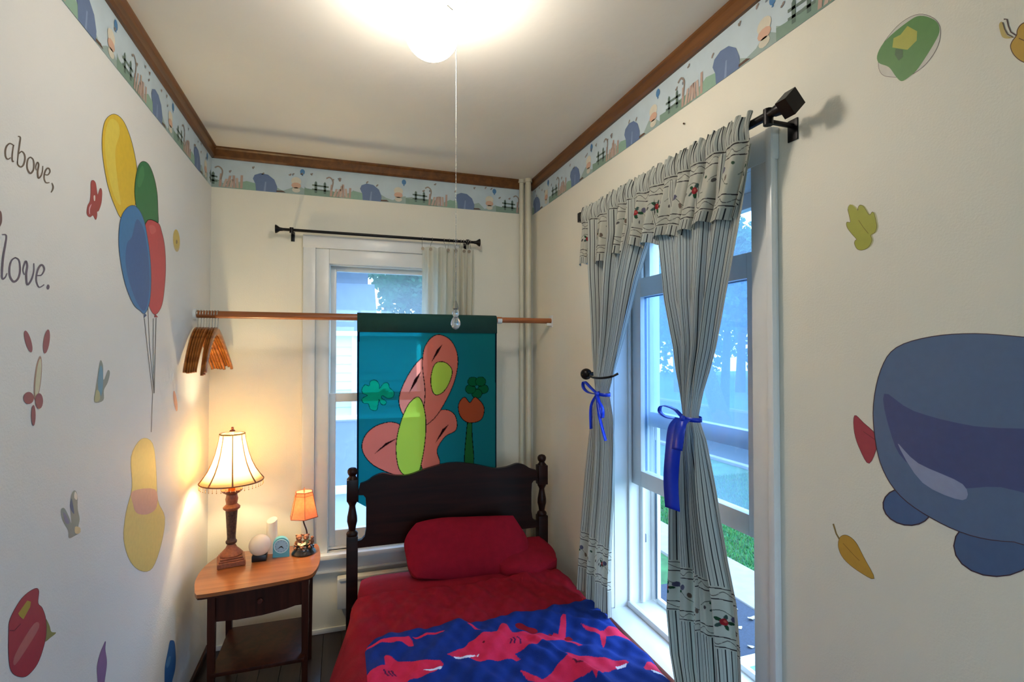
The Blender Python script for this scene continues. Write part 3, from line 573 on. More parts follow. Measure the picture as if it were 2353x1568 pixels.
def bandprint(C, Um, V, lo, hi, seed=1):          # V metres above the hem
    zone = (V > lo-.006) & (V < hi+.006); C[zone, 3] = 0; C[zone, :3] = hx('#cfcfc4')
    for v0 in (lo, lo+.028, hi-.028, hi):
        wavy(C, Um, V, v0, amp=.0008, per=.09, th=.0014)
    wavy(C, Um, V, lo+.014, '#55504e', .006, .045, .001); wavy(C, Um, V, hi-.014, '#55504e', .006, .045, .001)
    R = random.Random(seed); a, b = lo+.04, hi-.04
    if b <= a: return
    mid = (a+b)/2; x = 0
    while x < Um.max():
        wavy_m = (V > a) & (V < b) & (np.abs(V-mid-.022*np.sin((Um-x)*2*PI/.16)) < .001) & (Um > x) & (Um < x+.12); C[wavy_m, :3] = hx('#4f5a4e')
        y = mid+R.uniform(-.3, .3)*(b-a)*.5
        for k in range(5): paint(C, Um, V, ell(x+.05+.014*math.cos(k*1.26), y+.014*math.sin(k*1.26), .009, .005, k*72, 8), ('#2f5a3f', '#48605a')[k % 2])
        paint(C, Um, V, ell(x+.05, y, .009, .010, 0, 10), '#a8313a'); paint(C, Um, V, ell(x+.052, y+.002, .004, .004, 0, 8), '#c96a5a')
        paint(C, Um, V, ell(x+.075, y+.012, .010, .009, 20, 9), '#6d6a80'); paint(C, Um, V, ell(x+.1, y-.012, .006, .009, 20, 8), '#7a6a60')
        paint(C, Um, V, ell(x+.018, y-.006, .007, .005, 50, 8), '#5c5a5a'); paint(C, Um, V, ell(x+.12, y+.02, .006, .004, -30, 8), '#47604c')
        x += .135
def interp(P):
    P = sorted(P); a = np.array(P); return lambda z: np.interp(z, a[:, 0], a[:, 1])
def curtain(name, label, Ledge, Redge, ztop, zbot, xf, nfold, width, zties, bands, seed, amp0=.022, m=None, ext=None, offu=0):
    nu = 460; lo_, hi_ = zbot+bands[0][0]-.02, zbot+bands[0][1]+.02
    z = np.concatenate([np.linspace(ztop, hi_, 190)[:-1], np.linspace(hi_, lo_, 190)[:-1], np.linspace(lo_, zbot, 30)])[:, None]; nv = len(z); u = np.linspace(0, 1, nu)[None, :]
    L_ = interp([(p[2], p[1]) for p in Ledge])(z); R_ = interp([(p[2], p[1]) for p in Redge])(z); w_ = np.abs(L_-R_)
    rs = np.random.RandomState(seed); ph = rs.rand(6)*6
    uu = u+.012*np.sin(u*9+ph[0])+.006*np.sin(u*23+ph[1])
    y = L_+(R_-L_)*uu
    d = np.exp(-((z-zties)/.16)**2)
    amp = amp0*(1-.65*d)*(.85+.3*np.sin(z*3+ph[2]))
    fold = np.sin(2*PI*nfold*u+ph[3]+.5*np.sin(z*2.2+ph[4]))+.35*np.sin(2*PI*nfold*2.3*u+ph[5])+.12*np.sin(2*PI*nfold*5*u)
    x = xf(z)+amp*fold*np.clip(w_/.12, .35, 1)-.02*d*np.sin(PI*u)
    y = y+amp*.35*np.cos(2*PI*nfold*u+ph[3])*(w_/(w_+.1))
    hem = .008*np.sin(2*PI*nfold*u+ph[3]); zz = z+0*u; tt = (ztop-z)/(ztop-zbot); zz = zz-hem*tt
    V3 = np.stack([x+0*u, y+0*z, zz], -1).reshape(-1, 3); Um = ((u*width+offu)+0*z).ravel(); Vm = ((z-zbot)+0*u).ravel()
    C = np.ones((nu*nv, 4)); C[:, :3] = CREAM
    for lo, hi in bands: bandprint(C, Um, Vm, lo, hi, seed)
    o = npmesh(name, V3, grid(nu, nv), m or m_strip, None, True, col=C, uv=np.stack([Um, Vm], -1), label=label, cat='curtain'); 
    md = o.modifiers.new('cloth', 'SOLIDIFY'); md.thickness = .0012; return o
ex = lambda P, x=1.0: [U(a, b, 0, x) for a, b in P]
LE = ex([(1352, 500), (1352, 620), (1357, 700), (1361, 800), (1364, 860), (1369, 903), (1358, 960), (1350, 1100), (1345, 1250), (1341, 1395)], .985)
RE = ex([(1500, 500), (1475, 580), (1457, 640), (1443, 700), (1428, 770), (1412, 840), (1398, 903), (1408, 960), (1412, 1040), (1414, 1150), (1412, 1250), (1412, 1400)], .985)
curtain('striped_curtain', 'striped curtain panel beside the bed headboard, tied with blue bow', LE, RE, 2.02, .472, lambda z: .99-.03*np.clip((1.2-z)/.6, 0, 1), 3.0, .56, 1.30, [(.105, .245)], 3, .02)
LE = ex([(1490, 480), (1512, 560), (1530, 690), (1556, 800), (1568, 900), (1574, 958), (1562, 1010), (1553, 1150), (1543, 1300), (1531, 1400), (1533, 1500), (1543, 1568), (1550, 1610)], 1.0)
RE = ex([(1722, 300), (1697, 470), (1680, 560), (1655, 690), (1635, 800), (1612, 900), (1603, 958), (1618, 1010), (1638, 1150), (1658, 1290), (1676, 1390), (1683, 1500), (1684, 1568), (1684, 1700)], 1.0)
curtain('striped_curtain', 'striped curtain panel nearer the camera, tied with long blue ribbon', LE, RE, 2.02, .37, lambda z: 1.0+.022*np.clip((1.0-z)/.5, 0, 1), 4.0, .68, 1.275, [(.285, .445)], 8, .022)
# valance
def valance():
    nu, nv = 760, 240; u = np.linspace(0, 1, nu)[None, :]; v = np.linspace(0, 1, nv)[:, None]
    zt = 2.098; zb = 1.845+.006*np.sin(u*31)+.004*np.sin(u*57+1); z = zt+(zb-zt)*v
    y = 2.012-(2.012-(1.042+.075*v**1.5))*u
    fr_ = 2*PI*13*(u+.01*np.sin(u*17)); amp = .004+.017*v; hd = np.clip((.22-v)/.22, 0, 1)
    x = xR-.012-.010*np.sin(PI*np.clip(v/.3, 0, 1))-amp*np.sin(fr_)-amp*.35*np.sin(fr_*2.1+1)-.006*v-.004*hd*np.sin(fr_*5)*1.2
    z = z+hd*.006*np.sin(fr_*2.7)+.006*v*np.sin(fr_); y = y+.006*v*np.cos(fr_)
    V3 = np.stack([x, y, z], -1).reshape(-1, 3); Um = (u*1.25+0*v).ravel(); Vm = ((1-v)*.255+0*u).ravel()
    C = np.ones((nu*nv, 4)); C[:, :3] = CREAM; bandprint(C, Um, Vm, .034, .186, 5)
    o = npmesh('valance', V3, grid(nu, nv), m_strip, None, True, col=C, uv=np.stack([Um, Vm], -1), label='ruffled striped valance with rose print across the curtain rod', cat='valance')
    o.modifiers.new('cloth', 'SOLIDIFY').thickness = .0012
valance()
# blue ribbons
m_rib = mat('blue_satin', '#1238c4', .32, var=.03, trans=.12)
def bow(name, label, c, s, loopL, tails):
    t = thing(name, label, 'ribbon', c); c = Vector(c)
    ring = [c+Vector((.028*math.cos(a)*s[0]+.018, .036*math.sin(a)*s[1], .002*math.sin(a))) for a in np.linspace(0, 2*PI, 22)]
    obj('band', MB().strip(ring, (0, 0, 1), .013), m_rib, t, smooth=True)
    obj('knot', MB().ball(c+Vector((-.012, 0, 0)), (.010, .011, .010), 2), m_rib, t, smooth=True)
    for lp in loopL: obj('loop', MB().strip([c+Vector(p) for p in cr_spline(lp, 6, False)], (1, .15, .1), .016), m_rib, t, smooth=True)
    for tl, wd in tails: obj('tail', MB().strip([c+Vector(p) for p in cr_spline(tl, 6, False)], (-.35, 1, .05) if wd > .03 else (1, .5, 0), wd), m_rib, t, smooth=True)
cL = U(1378, 906, 0, .955); cR = U(1577, 962, 0, .965)
bow('ribbon_bow', 'small blue satin bow on the curtain by the headboard', cL, (.8, .95),
    [[(-.01, 0, 0), (-.02, .035, .022), (-.025, .085, .045), (-.022, .098, .02), (-.018, .06, .002), (-.01, 0, 0)], [(-.01, 0, 0), (-.02, -.03, -.025), (-.025, -.068, -.05), (-.022, -.062, -.085), (-.016, -.03, -.05), (-.01, 0, 0)]],
    [([(-.012, 0, 0), (-.02, -.03, -.07), (-.02, -.055, -.12), (-.018, -.08, -.168)], .018), ([(-.012, 0, 0), (-.022, .03, -.05), (-.02, .035, -.14)], .02)])
bow('ribbon_bow', 'large blue satin bow with long hanging loop on the nearer curtain', cR, (.9, 1.0),
    [[(-.01, 0, 0), (-.02, .03, .025), (-.025, .085, .03), (-.022, .10, .008), (-.018, .06, -.005), (-.01, 0, 0)]],
    [([(-.012, 0, 0), (-.03, .01, -.03), (-.035, .018, -.10), (-.03, .035, -.19), (-.025, .035, -.275)], .052), ([(-.014, 0, 0), (-.03, -.01, -.03), (-.035, -.002, -.09)], .036)])
# holdback
hb = Vector(U(1347, 860, 0, .975))
t = thing('curtain_holdback', 'black curtain holdback with round knob beside the bow', 'holdback', (XR, 1.99, 1.365))
obj('knob', MB().ball(hb, (.024, .026, .024), 3).tube([hb+Vector((0, -.012, 0)), hb+Vector((0, -.032, -.002))], [.013, .009], 12), m_black, t)
arm = cr_spline([hb+Vector((.01, -.012, 0)), hb+Vector((-.012, -.06, -.006)), hb+Vector((-.024, -.12, -.009)), hb+Vector((-.022, -.18, -.007)), hb+Vector((-.008, -.225, 0)), hb+Vector((.015, -.238, .012))], 6, False)
obj('arm', MB().tube([tuple(p) for p in arm], .0045, 8), m_black, t)
obj('mount', MB().tube([tuple(hb+Vector((.01, 0, 0))), (XR-.006, hb.y+.02, hb.z), (XR, hb.y+.02, hb.z)], [.009, .008, .008], 12).tube([(XR, hb.y+.02, hb.z), (XR-.006, hb.y+.02, hb.z)], .022, 16), m_black, t)

# plain curtain pushed aside at the back window
nu, nv = 260, 120; u = np.linspace(0, 1, nu)[None, :]; v = np.linspace(0, 1, nv)[:, None]
x = .405+(.30-.03*v)*u**.9-.02*v*(1-u)*np.sin(v*3); fd = 2*PI*6.5*u**1.3
y = yR-.005+(.006+.018*np.clip(v*4, 0, 1))*np.sin(fd)+.004*np.sin(fd*2.3+1); z = 2.055-1.55*v+.008*np.abs(np.sin(fd/2))*np.clip(1-v*8, 0, 1)-.01
C = np.ones((nu*nv, 4)); C[:, :3] = hx('#dedbcb')
m_sheer = clothmat('plain_curtain_cloth', '', .45, alpha=.86)
t = thing('white_curtain', 'plain off-white curtain bunched at the right end of the back rod', 'curtain', (.55, yR, .5))
o = npmesh('cloth', np.stack([x+.006*np.cos(fd), y+0*u, z+0*u], -1).reshape(-1, 3), grid(nu, nv), m_sheer, t, True, col=C, uv=np.stack([(u+0*v).ravel(), (v+0*u).ravel()], -1))
for i in range(11):
    x_ = (.41, .465, .53, .56, .585, .605, .625, .64, .655, .668, .68)[i]; tilt = (.0, -.012, .012, -.01, .008, -.012, -.012, 0, .004, 0, .003)[i]
    P = [(x_+.0, yR+.011*math.sin(a), 2.093+.011*math.cos(a)) for a in np.linspace(-.6*PI, PI, 12)]+[(x_+tilt*.5, yR, 2.07), (x_+tilt, yR-.004, 2.045)]
    obj('hook', MB().tube(P, .0014, 6), m_steel, t)
    if i in (0, 1, 3, 5, 7, 9):
        obj('grommet', MB().tube([(x_+tilt, yR-.020, 2.035), (x_+tilt, yR-.024, 2.035)], [.009, .009], 14).tube([(x_+tilt, yR-.024, 2.035), (x_+tilt, yR-.0245, 2.035)], [.004, .004], 10), mat('brass_grommet', '#8a7d6c', .4, .7), t)

# ------------------------------------------------------------------ closet pole, hangers, banner
yP, zP = 2.60, 1.643
t = thing('closet_pole', 'brown wooden closet pole spanning the room above the bed', 'pole', (.23, yP, zP))
obj('pole', MB().tube([(XL+.004, yP, zP), (.80, yP, zP)], .0165, 20).tube([(.79, yP, zP), (XR-.004, yP, zP)], .0145, 20), m_pole, t)
obj('socket', MB().tube([(XL, yP, zP), (XL+.012, yP, zP)], .026, 18), m_white, t)
obj('socket', MB().box(XR-.03, XR, yP-.012, yP+.012, zP-.026, zP-.012, .002).box(XR-.005, XR, yP-.02, yP+.02, zP-.035, zP+.03, .002), m_white, t)
obj('tape', MB().tube([(.775, yP, zP-.002), (.80, yP, zP-.002)], .0175, 16), m_white, t)
def hanger():
    t = thing('clothes_hanger', 'x', 'hanger', (0, 0, 0), 'wooden hangers on the closet pole')
    hk = [(0, .0185*math.sin(a), .0185*math.cos(a)) for a in np.linspace(-.55*PI, .95*PI, 16)]+[(0, .004, -.03), (0, 0, -.05), (0, 0, -.085)]
    obj('hook', MB().tube(hk, .0017, 6), m_steel, t)
    pts = [(0, -.205, -.252), (0, -.195, -.232), (0, -.12, -.150), (0, -.045, -.090), (0, 0, -.076), (0, .045, -.090), (0, .12, -.150), (0, .195, -.232), (0, .205, -.252)]
    P = cr_spline(pts, 4, False); P = [(.012*(abs(p[1])/.2)**2-.004, p[1], p[2]) for p in P]
    obj('shoulder', MB().tube(P, [(.0065, .006+.009*(1-abs(p[1])/.23)+.002) for p in P], 10, flat=(1, 0, 0)).v and MB().tube(P, [(.011+.008*(1-abs(p[1])/.23), .0058) for p in P], 10, flat=(1, 0, 0)), m_hang, t)
    return t
h0 = hanger()
hp = [(-.612, 3, 'leftmost wooden hanger, touching the left wall on the closet pole'), (-.600, 3.5, 'second wooden hanger from the left wall on the closet pole'), (-.589, 4, 'third wooden hanger from the left wall on the closet pole'), (-.578, 4.5, 'fourth wooden hanger from the left wall on the closet pole'),
      (-.567, 6, 'fourth wooden hanger from the free end of the hanger row'), (-.556, -2.0, 'third wooden hanger from the free end, its front end hanging lower'), (-.545, -3.5, 'second wooden hanger from the free end of the hanger row'), (-.533, 5, 'rightmost wooden hanger, at the free end of the row on the pole')]
for i, (x, a, lb) in enumerate(hp):
    o = h0 if i == 0 else copy_tree(h0); o.location = (x, yP, zP+.0); o.rotation_euler = (math.radians((0, 1, .5, 0, -.5, 4, 3, 0)[i]), 0, math.radians(-a if False else -abs(a)*.6)); o['label'] = lb
# banner
bx0, bx1, bz1, bz0 = .066, .768, 1.665, .70
nu, nv = 290, 400; u = np.linspace(0, 1, nu)[None, :]; v = np.linspace(0, 1, nv)[:, None]
X = bx0+(bx1-bx0)*u+(.004*v*(.5-u))+0*v; Z = bz1+(bz0-bz1)*v+0*u
sc_ = .06*np.abs(np.sin(u*PI*2.5))*np.clip((v-.9)/.1, 0, 1); Zd = Z+.055*np.clip((v-.85)/.15, 0, 1)-sc_
Y = yP-.019+.004*np.sin(u*7+v*3)*v+.003*np.sin(u*15+1)*v-.017*np.clip(1-v*14, 0, 1)**2*-1
C = np.ones((nu*nv, 4)); Xf, Zf = X.ravel(), Z.ravel(); C[:, :3] = hx('#2a9a9c')
bp_ = lambda P: [tuple(U(a, b, 1, yP-.018)[[0, 2]]) for a, b in P]
ck = lambda P: bp_([(780+x/3.136, 700+y/3.136) for x, y in P])
BK = '#15131c'
def bfill(P, c, d=.0035):
    Q = cr_spline(P, 4); paint(C, Xf, Zf, outline(Q, d), BK); paint(C, Xf, Zf, Q, c)
# clover leaves
paint(C, Xf, Zf, outline(cr_spline(ck([(165, 610), (185, 580), (215, 590), (225, 555), (262, 548), (285, 580), (288, 610), (320, 570), (350, 570), (358, 600), (390, 630), (385, 665), (350, 675), (310, 655), (300, 675), (335, 700), (325, 722), (300, 715), (285, 680), (275, 730), (265, 762), (225, 755), (210, 715), (175, 710), (165, 680), (205, 655), (170, 640)]), 3), .0028), '#0e5a52')
paint(C, Xf, Zf, cr_spline(ck([(165, 610), (185, 580), (215, 590), (225, 555), (262, 548), (285, 580), (288, 610), (320, 570), (350, 570), (358, 600), (390, 630), (385, 665), (350, 675), (310, 655), (300, 675), (335, 700), (325, 722), (300, 715), (285, 680), (275, 730), (265, 762), (225, 755), (210, 715), (175, 710), (165, 680), (205, 655), (170, 640)]), 3), '#1bb491')
for k in range(5):
    a = k*1.2566+.3; c_ = (990+48*math.cos(a), 595+48*math.sin(a)); Q = ck([(c_[0]+36*math.cos(b), c_[1]+32*math.sin(b)) for b in np.linspace(0, 2*PI, 14, endpoint=False)])
    paint(C, Xf, Zf, outline(Q, .003), '#0a3b2b'); paint(C, Xf, Zf, Q, '#16804f')
# a plain large orange flower stands where the photograph has a cartoon figure
OR = '#ec9580'; OR2 = '#f0a592'; YG = '#d2dc6a'
bfill(ck([(560, 1400), (575, 1180), (600, 900), (640, 860), (655, 950), (640, 1180), (640, 1400)]), '#4f9a50')
bfill(ck([(560, 1250), (420, 1230), (250, 1160), (170, 1060), (180, 960), (260, 880), (380, 850), (470, 900), (550, 1050)]), OR)
bfill(ck([(640, 1240), (720, 1150), (700, 1050), (760, 950), (840, 900), (830, 800), (760, 760), (660, 800), (590, 960), (590, 1150)]), OR)
bfill(ck([(590, 900), (480, 820), (430, 700), (470, 560), (560, 420), (640, 380), (640, 560), (620, 760)]), OR2)
bfill(ck([(600, 860), (620, 640), (600, 440), (620, 300), (700, 220), (800, 260), (850, 380), (830, 540), (760, 700), (680, 820)]), OR)
bfill(ck([(500, 1240), (430, 1180), (410, 1020), (440, 860), (500, 720), (570, 670), (610, 760), (620, 900), (600, 1080), (560, 1230)]), YG)
bfill(ck([(680, 640), (660, 540), (690, 430), (760, 420), (810, 480), (780, 580), (730, 640)]), YG)
bfill(ck([(905, 1150), (915, 950), (930, 820), (950, 820), (955, 950), (965, 1150)]), '#3f8a4c')
bfill(ck([(930, 850), (870, 800), (860, 720), (900, 670), (940, 710), (980, 670), (1040, 740), (1020, 830)]), '#cf7148')
for P in ([(250, 1080), (330, 1000), (420, 960), (330, 1020)], [(660, 420), (700, 330), (740, 290), (710, 350)], [(500, 640), (540, 540), (590, 480), (555, 560)], [(690, 1000), (740, 900), (790, 860), (750, 920)]): paint(C, Xf, Zf, ck(P), '#3c1a1c')
C[(Zf > 1.595), :3] = hx('#0b3f38'); C[(Xf < bx0+.010) | (Xf > bx1-.008), :3] = hx('#0c2c3c'); C[(np.abs(Zf-1.595) < .0012), :3] = hx('#0a2c2a')
m_ban = clothmat('banner_cloth', '', .55, alpha=.5)
t = thing('hanging_banner', 'teal banner with green clovers and orange flower hanging from the pole', 'banner', (.417, yP, bz0))
o = npmesh('cloth', np.stack([X, Y, Zd], -1).reshape(-1, 3), grid(nu, nv), m_ban, t, True, col=C, uv=np.stack([(u+0*v).ravel(), (v+0*u).ravel()], -1))
o.modifiers.new('cloth', 'SOLIDIFY').thickness = .0008
mb = MB(); P = [(0, yP+.0195*math.cos(a), zP+.0205*math.sin(a)) for a in np.linspace(-PI, 0.0, 2)]
sl = [(yP-.026, zP-.072)]+[(yP-.0235*math.cos(a), zP+.0225*math.sin(a)) for a in np.linspace(0, PI, 12)]+[(yP-.013, zP-.072)]
mb.strip([(.417, a, b) for a, b in sl], (1, 0, 0), bx1-bx0, .0012)
obj('sleeve', mb, mat('sleeve_cloth', '#0b3f38', .85, var=.05, scale=40, bump=.3, bscale=300), t, smooth=True)

# ------------------------------------------------------------------ bed
yH = 2.54; bt = .455
bed = thing('bed_frame', 'dark brown wooden single bed with scalloped headboard', 'bed', (.52, 1.6, 0))
def post(xc):
    P = [(.0255, .876), (.023, .880), (.017, .886), (.015, .892), (.020, .898), (.023, .908), (.0225, .918), (.016, .927), (.004, .931)]
    P2 = [(.024, .612), (.0265, .62), (.024, .628), (.015, .636), (.018, .655), (.0235, .678), (.0225, .70), (.016, .735), (.014, .75), (.018, .76), (.0225, .768), (.0235, .776)]
    mb = MB().box(xc-.0255, xc+.0255, yH-.0255, yH+.0255, 0, .612, .003).lathe(xc, yH, P2, 20).box(xc-.0255, xc+.0255, yH-.0255, yH+.0255, .775, .876, .004).lathe(xc, yH, P, 20)
    obj('post', mb, m_dark, bed)
post(.047); post(1.005)
top = [tuple(U(780+x/3.136, 700+y/3.136, 1, yH)[[0, 2]]) for x, y in [(150, 1290), (200, 1270), (250, 1235), (310, 1215), (370, 1225), (420, 1230), (500, 1225), (600, 1190), (700, 1160), (780, 1142), (870, 1135), (960, 1140), (1040, 1160), (1100, 1172), (1150, 1175), (1200, 1168), (1240, 1155), (1290, 1150), (1340, 1175), (1390, 1195), (1425, 1215)]]
half = [p for p in top if p[0] < .53]; half = [(min(x, .526), z) for x, z in half]
prof = cr_spline(half, 3, False); prof = [tuple(p) for p in prof]
full = prof+[(1.052-x, z) for x, z in prof[::-1]]
full = [(max(.070, min(.982, x)), z) for x, z in full]
lower = [(.982, .80), (.955, .798), (.945, .785), (.942, .74), (.942, .64), (.948, .605), (.962, .59), (.982, .585), (.982, .553), (.07, .553), (.07, .585), (.09, .59), (.104, .605), (.110, .64), (.110, .74), (.107, .785), (.097, .798), (.07, .80)]
obj('headboard_panel', MB().prism(full+lower, lambda a, b, q: (a, q, b), yH-.012, yH+.012), m_dark, bed)
obj('lower_rail', MB().box(.07, .98, yH-.014, yH+.014, .20, .29, .003), m_dark, bed)
obj('side_rail', MB().box(.045, .065, .66, yH-.02, .20, .30, .003), m_dark, bed); obj('side_rail', MB().box(.985, 1.003, .66, yH-.02, .20, .30, .003), m_dark, bed)
for x in (.047, 1.0): obj('foot_post', MB().box(x-.025, x+.025, .62, .67, 0, .40, .003), m_dark, bed)
obj('foot_rail', MB().box(.07, .98, .635, .655, .2, .36, .003), m_dark, bed)
for k in range(7): obj('slat', MB().box(.066, .984, .8+k*.27, .87+k*.27, .185, .199, .002), m_pole, bed)
# mattress in red fitted sheet
def slab(name, x0, x1, y0, y1, z0, z1, r, m, label, cat, bulge=.01):
    bm = bmesh.new(); bmesh.ops.create_cube(bm, size=1); bmesh.ops.subdivide_edges(bm, edges=bm.edges[:], cuts=14, use_grid_fill=True)
    cx_, cy_, cz_ = (x0+x1)/2, (y0+y1)/2, (z0+z1)/2; hx_, hy_, hz_ = (x1-x0)/2, (y1-y0)/2, (z1-z0)/2
    for v in bm.verts:
        p = v.co*2; q = [p.x*hx_, p.y*hy_, p.z*hz_]
        inn = [max(-h+r, min(h-r, a)) for a, h in zip(q, (hx_, hy_, hz_))]; d = Vector([a-b for a, b in zip(q, inn)])
        if d.length > 1e-6: d = d.normalized()*r*min(1, max(abs(a) for a in d)/r) if d.length > r else d
        c = Vector(inn)+d; c.z += bulge*(1-p.x**4)*(1-p.y**4)*(1 if p.z > 0 else 0)+.002*math.sin(c.x*20+c.y*9)*(p.z > .9)
        v.co = Vector((cx_+c.x, cy_+c.y, cz_+c.z))
    mb = MB().bm(bm); return obj(name, mb, m, smooth=True, label=label, cat=cat)
slab('mattress', .068, .982, .67, 2.505, .20, bt-.012, .05, m_red, 'mattress covered with a red sheet on the wooden bed', 'mattress', .012)
def wr(x, y):                                                # blanket relief
    return (.0035*np.sin(9*x+14*y+1.3)*np.sin(5*y+2)+.003*np.sin(31*x-19*y)+.0022*np.sin(47*x+23*y+2)+.0016*np.sin(80*x-60*y+1)+.0012*np.sin(120*x+40*y))
def ridge(x, y, x0, y0, x1, y1, a, s):
    dx, dy = x1-x0, y1-y0; L = math.hypot(dx, dy); t_ = np.clip(((x-x0)*dx+(y-y0)*dy)/L/L, 0, 1); d = np.hypot(x-x0-t_*dx, y-y0-t_*dy)
    return a*np.exp(-(d/s)**2)*np.sin(PI*np.clip(t_*.9+.05, 0, 1))
def bz(x, y):
    z = bt+.004+1.25*wr(x, y)
    for q in ((.35, 2.0, .9, 1.2, .014, .03), (.55, 1.9, .95, 1.5, -.010, .025), (.2, 1.85, .6, 1.3, .008, .03), (.7, 1.9, 1.0, 1.62, .010, .022), (.10, 2.15, .5, 1.95, .006, .04), (.62, 1.75, .78, 1.35, .012, .018), (.45, 1.9, .62, 1.55, -.008, .02)):
        z = z+1.35*ridge(x, y, *q)
    e = np.clip((x-.93)/.07, 0, 1); return z*1-.05*e**3
# red top blanket, drapes over the left side
nu, nv = 240, 230; s = np.linspace(0, 1, nu)[None, :]; yv = np.linspace(2.22, .64, nv)[:, None]
TOPF = .72
tx = np.clip(s/TOPF, 0, 1); xt = 1.0-(1.0-.085)*tx
ds = np.clip((s-TOPF)/(1-TOPF), 0, 1)
flare_ = .02+.13*np.clip((2.18-yv)/.45, 0, 1)**.8
xt2 = .085-.045*np.sin(np.clip(ds/.18, 0, 1)*PI/2)-flare_*np.clip((ds-.02)/.6, 0, 1)**.8+.012*np.sin(yv*23+ds*3)*ds+.006*np.sin(yv*51)*ds
Xb = np.where(s <= TOPF, xt+0*yv, xt2+0*s); ztop_ = bz(Xb, yv+0*s)
Zb = np.where(s <= TOPF, ztop_, bz(np.full_like(Xb, .085), yv+0*s)-.03*(1-np.cos(np.clip(ds/.18, 0, 1)*PI/2))-(.30)*np.clip((ds-.05)/.95, 0, 1)-.0*ds)
Yb = yv+0*s+.012*np.sin(Xb*9)*np.clip((yv-2.0)/.2, 0, 1)
rd = npmesh('red_blanket', np.stack([Xb, Yb, Zb+.003], -1).reshape(-1, 3), grid(nu, nv), m_red, None, True, label='plain red fleece blanket draped over the left side of the bed', cat='blanket')
rd.modifiers.new('cloth', 'SOLIDIFY').thickness = .006
# printed blanket
k5 = lambda P: [tuple(U(780+x/5.115, 1380+y/5.115, 2, bt+.012)[:2]) for x, y in P]
k6 = lambda P: [tuple(U(1180+x/6.192, 1360+y/6.192, 2, bt+.012)[:2]) for x, y in P]
ys = np.concatenate([np.linspace(1.9, 1.33, 235), np.linspace(1.32, .64, 90)])[:, None]; nv = len(ys); nu = 330; s = np.linspace(0, 1, nu)[None, :]
Xs = .978-(.978-.035)*s+0*ys; Ys = ys-.10*np.clip((.17-Xs)/.13, 0, 1)**2*np.clip((ys-1.2)/.7, 0, 1)+.006*np.sin(Xs*22)
Xp = np.where(Xs < .10, .10-(.10-Xs)*.75, Xs); Zs = bz(np.maximum(Xs, .085), Ys)+.009-.03*np.clip((.10-Xs)/.065, 0, 1)**2
edge = np.clip((1.9-ys)/.02, 0, 1); Zs = Zs-.004*(1-edge)
C = np.ones((nu*nv, 4)); C[:, :3] = hx('#0a2c7c'); Xf, Yf = Xs.ravel(), Ys.ravel(); SH = '#c8244c'
sharks = []
A_ = k5([(1265, 670), (1330, 620), (1440, 560), (1530, 490), (1640, 450), (1760, 400), (1850, 390), (1880, 320), (1920, 265), (1960, 285), (1990, 340), (2030, 380), (2180, 370), (2340, 358)])+k6([(270, 570), (340, 550), (430, 580), (520, 585), (570, 555), (640, 580), (660, 480), (670, 390), (710, 350), (745, 370), (750, 450), (740, 600), (850, 680), (990, 765), (930, 775), (850, 730), (720, 640), (680, 645), (600, 710), (480, 700), (420, 760), (300, 820), (100, 860), (20, 890), (100, 970), (40, 985), (-20, 960)])+k5([(2000, 700), (1900, 705), (1790, 705), (1650, 735), (1560, 700), (1500, 680), (1340, 680)])
B_ = k5([(-60, 1200), (100, 1050), (220, 962), (350, 850), (450, 790), (540, 740), (530, 640), (600, 655), (690, 700), (870, 715), (1000, 710), (1180, 720), (1230, 760), (1200, 790), (1070, 870), (900, 920), (820, 945), (760, 1000), (700, 1060), (560, 1120), (500, 960+120), (300, 1130), (100, 1210)])
C_ = k6([(90, 1135), (200, 1170), (300, 1230), (400, 1270), (480, 1230), (560, 1130), (620, 1090), (790, 1000), (700, 850), (850, 890), (970, 920), (1200, 950), (1400, 975), (1590, 985), (1640, 1020), (1620, 1050), (1400, 1100), (1300, 1160), (1240, 1230), (1180, 1330), (1130, 1260), (900, 1270), (640, 1320), (480, 1400), (350, 1500), (300, 1420), (330, 1330), (200, 1260)])
D_ = k6([(960, 470), (1040, 495), (1230, 570), (1290, 560), (1420, 490), (1560, 485), (1640, 500), (1760, 600), (1850, 690), (1700, 665), (1560, 630), (1320, 630), (1310, 700), (1280, 765), (1250, 700), (1230, 620), (1120, 575), (1020, 520)])
E_ = k6([(1850, 1100), (1900, 1020), (1960, 990), (2040, 990), (2180, 1090), (2300, 1200), (2300, 1260), (2230, 1200), (2100, 1150), (1960, 1130), (1880, 1145)])
F_ = k5([(1500, 310), (1570, 315), (1660, 385), (1590, 375)]); G_ = k5([(200, 560), (400, 500), (600, 465), (820, 440), (860, 480), (875, 540), (820, 535), (740, 512), (560, 515), (420, 520), (300, 550)])
G2 = k5([(860, 440), (1240, 370), (1220, 395), (1060, 430), (900, 455)])
for P in (A_, B_, C_, D_, E_, F_, G_, G2): paint(C, Xf, Yf, P, SH)
for P in (A_, C_, D_): paint(C, Xf, Yf, [(x-.1, y-.58) for x, y in P], SH)
for P in (k5([(1340, 668), (1400, 660), (1450, 668), (1520, 655), (1590, 640), (1600, 650), (1530, 690), (1440, 690), (1360, 688)]), k5([(1610, 650), (1640, 630), (1636, 650), (1615, 662)]), k5([(975, 832), (1050, 815), (1120, 800), (1208, 780), (1195, 808), (1130, 820), (1060, 838)]), k6([(1450, 1052), (1520, 1045), (1612, 1038), (1600, 1075), (1540, 1078), (1485, 1090)]), k6([(1950, 1122), (2090, 1128), (2200, 1180), (2290, 1240), (2230, 1215), (2100, 1165), (2000, 1150)])): paint(C, Xf, Yf, P, '#d5dcf0')
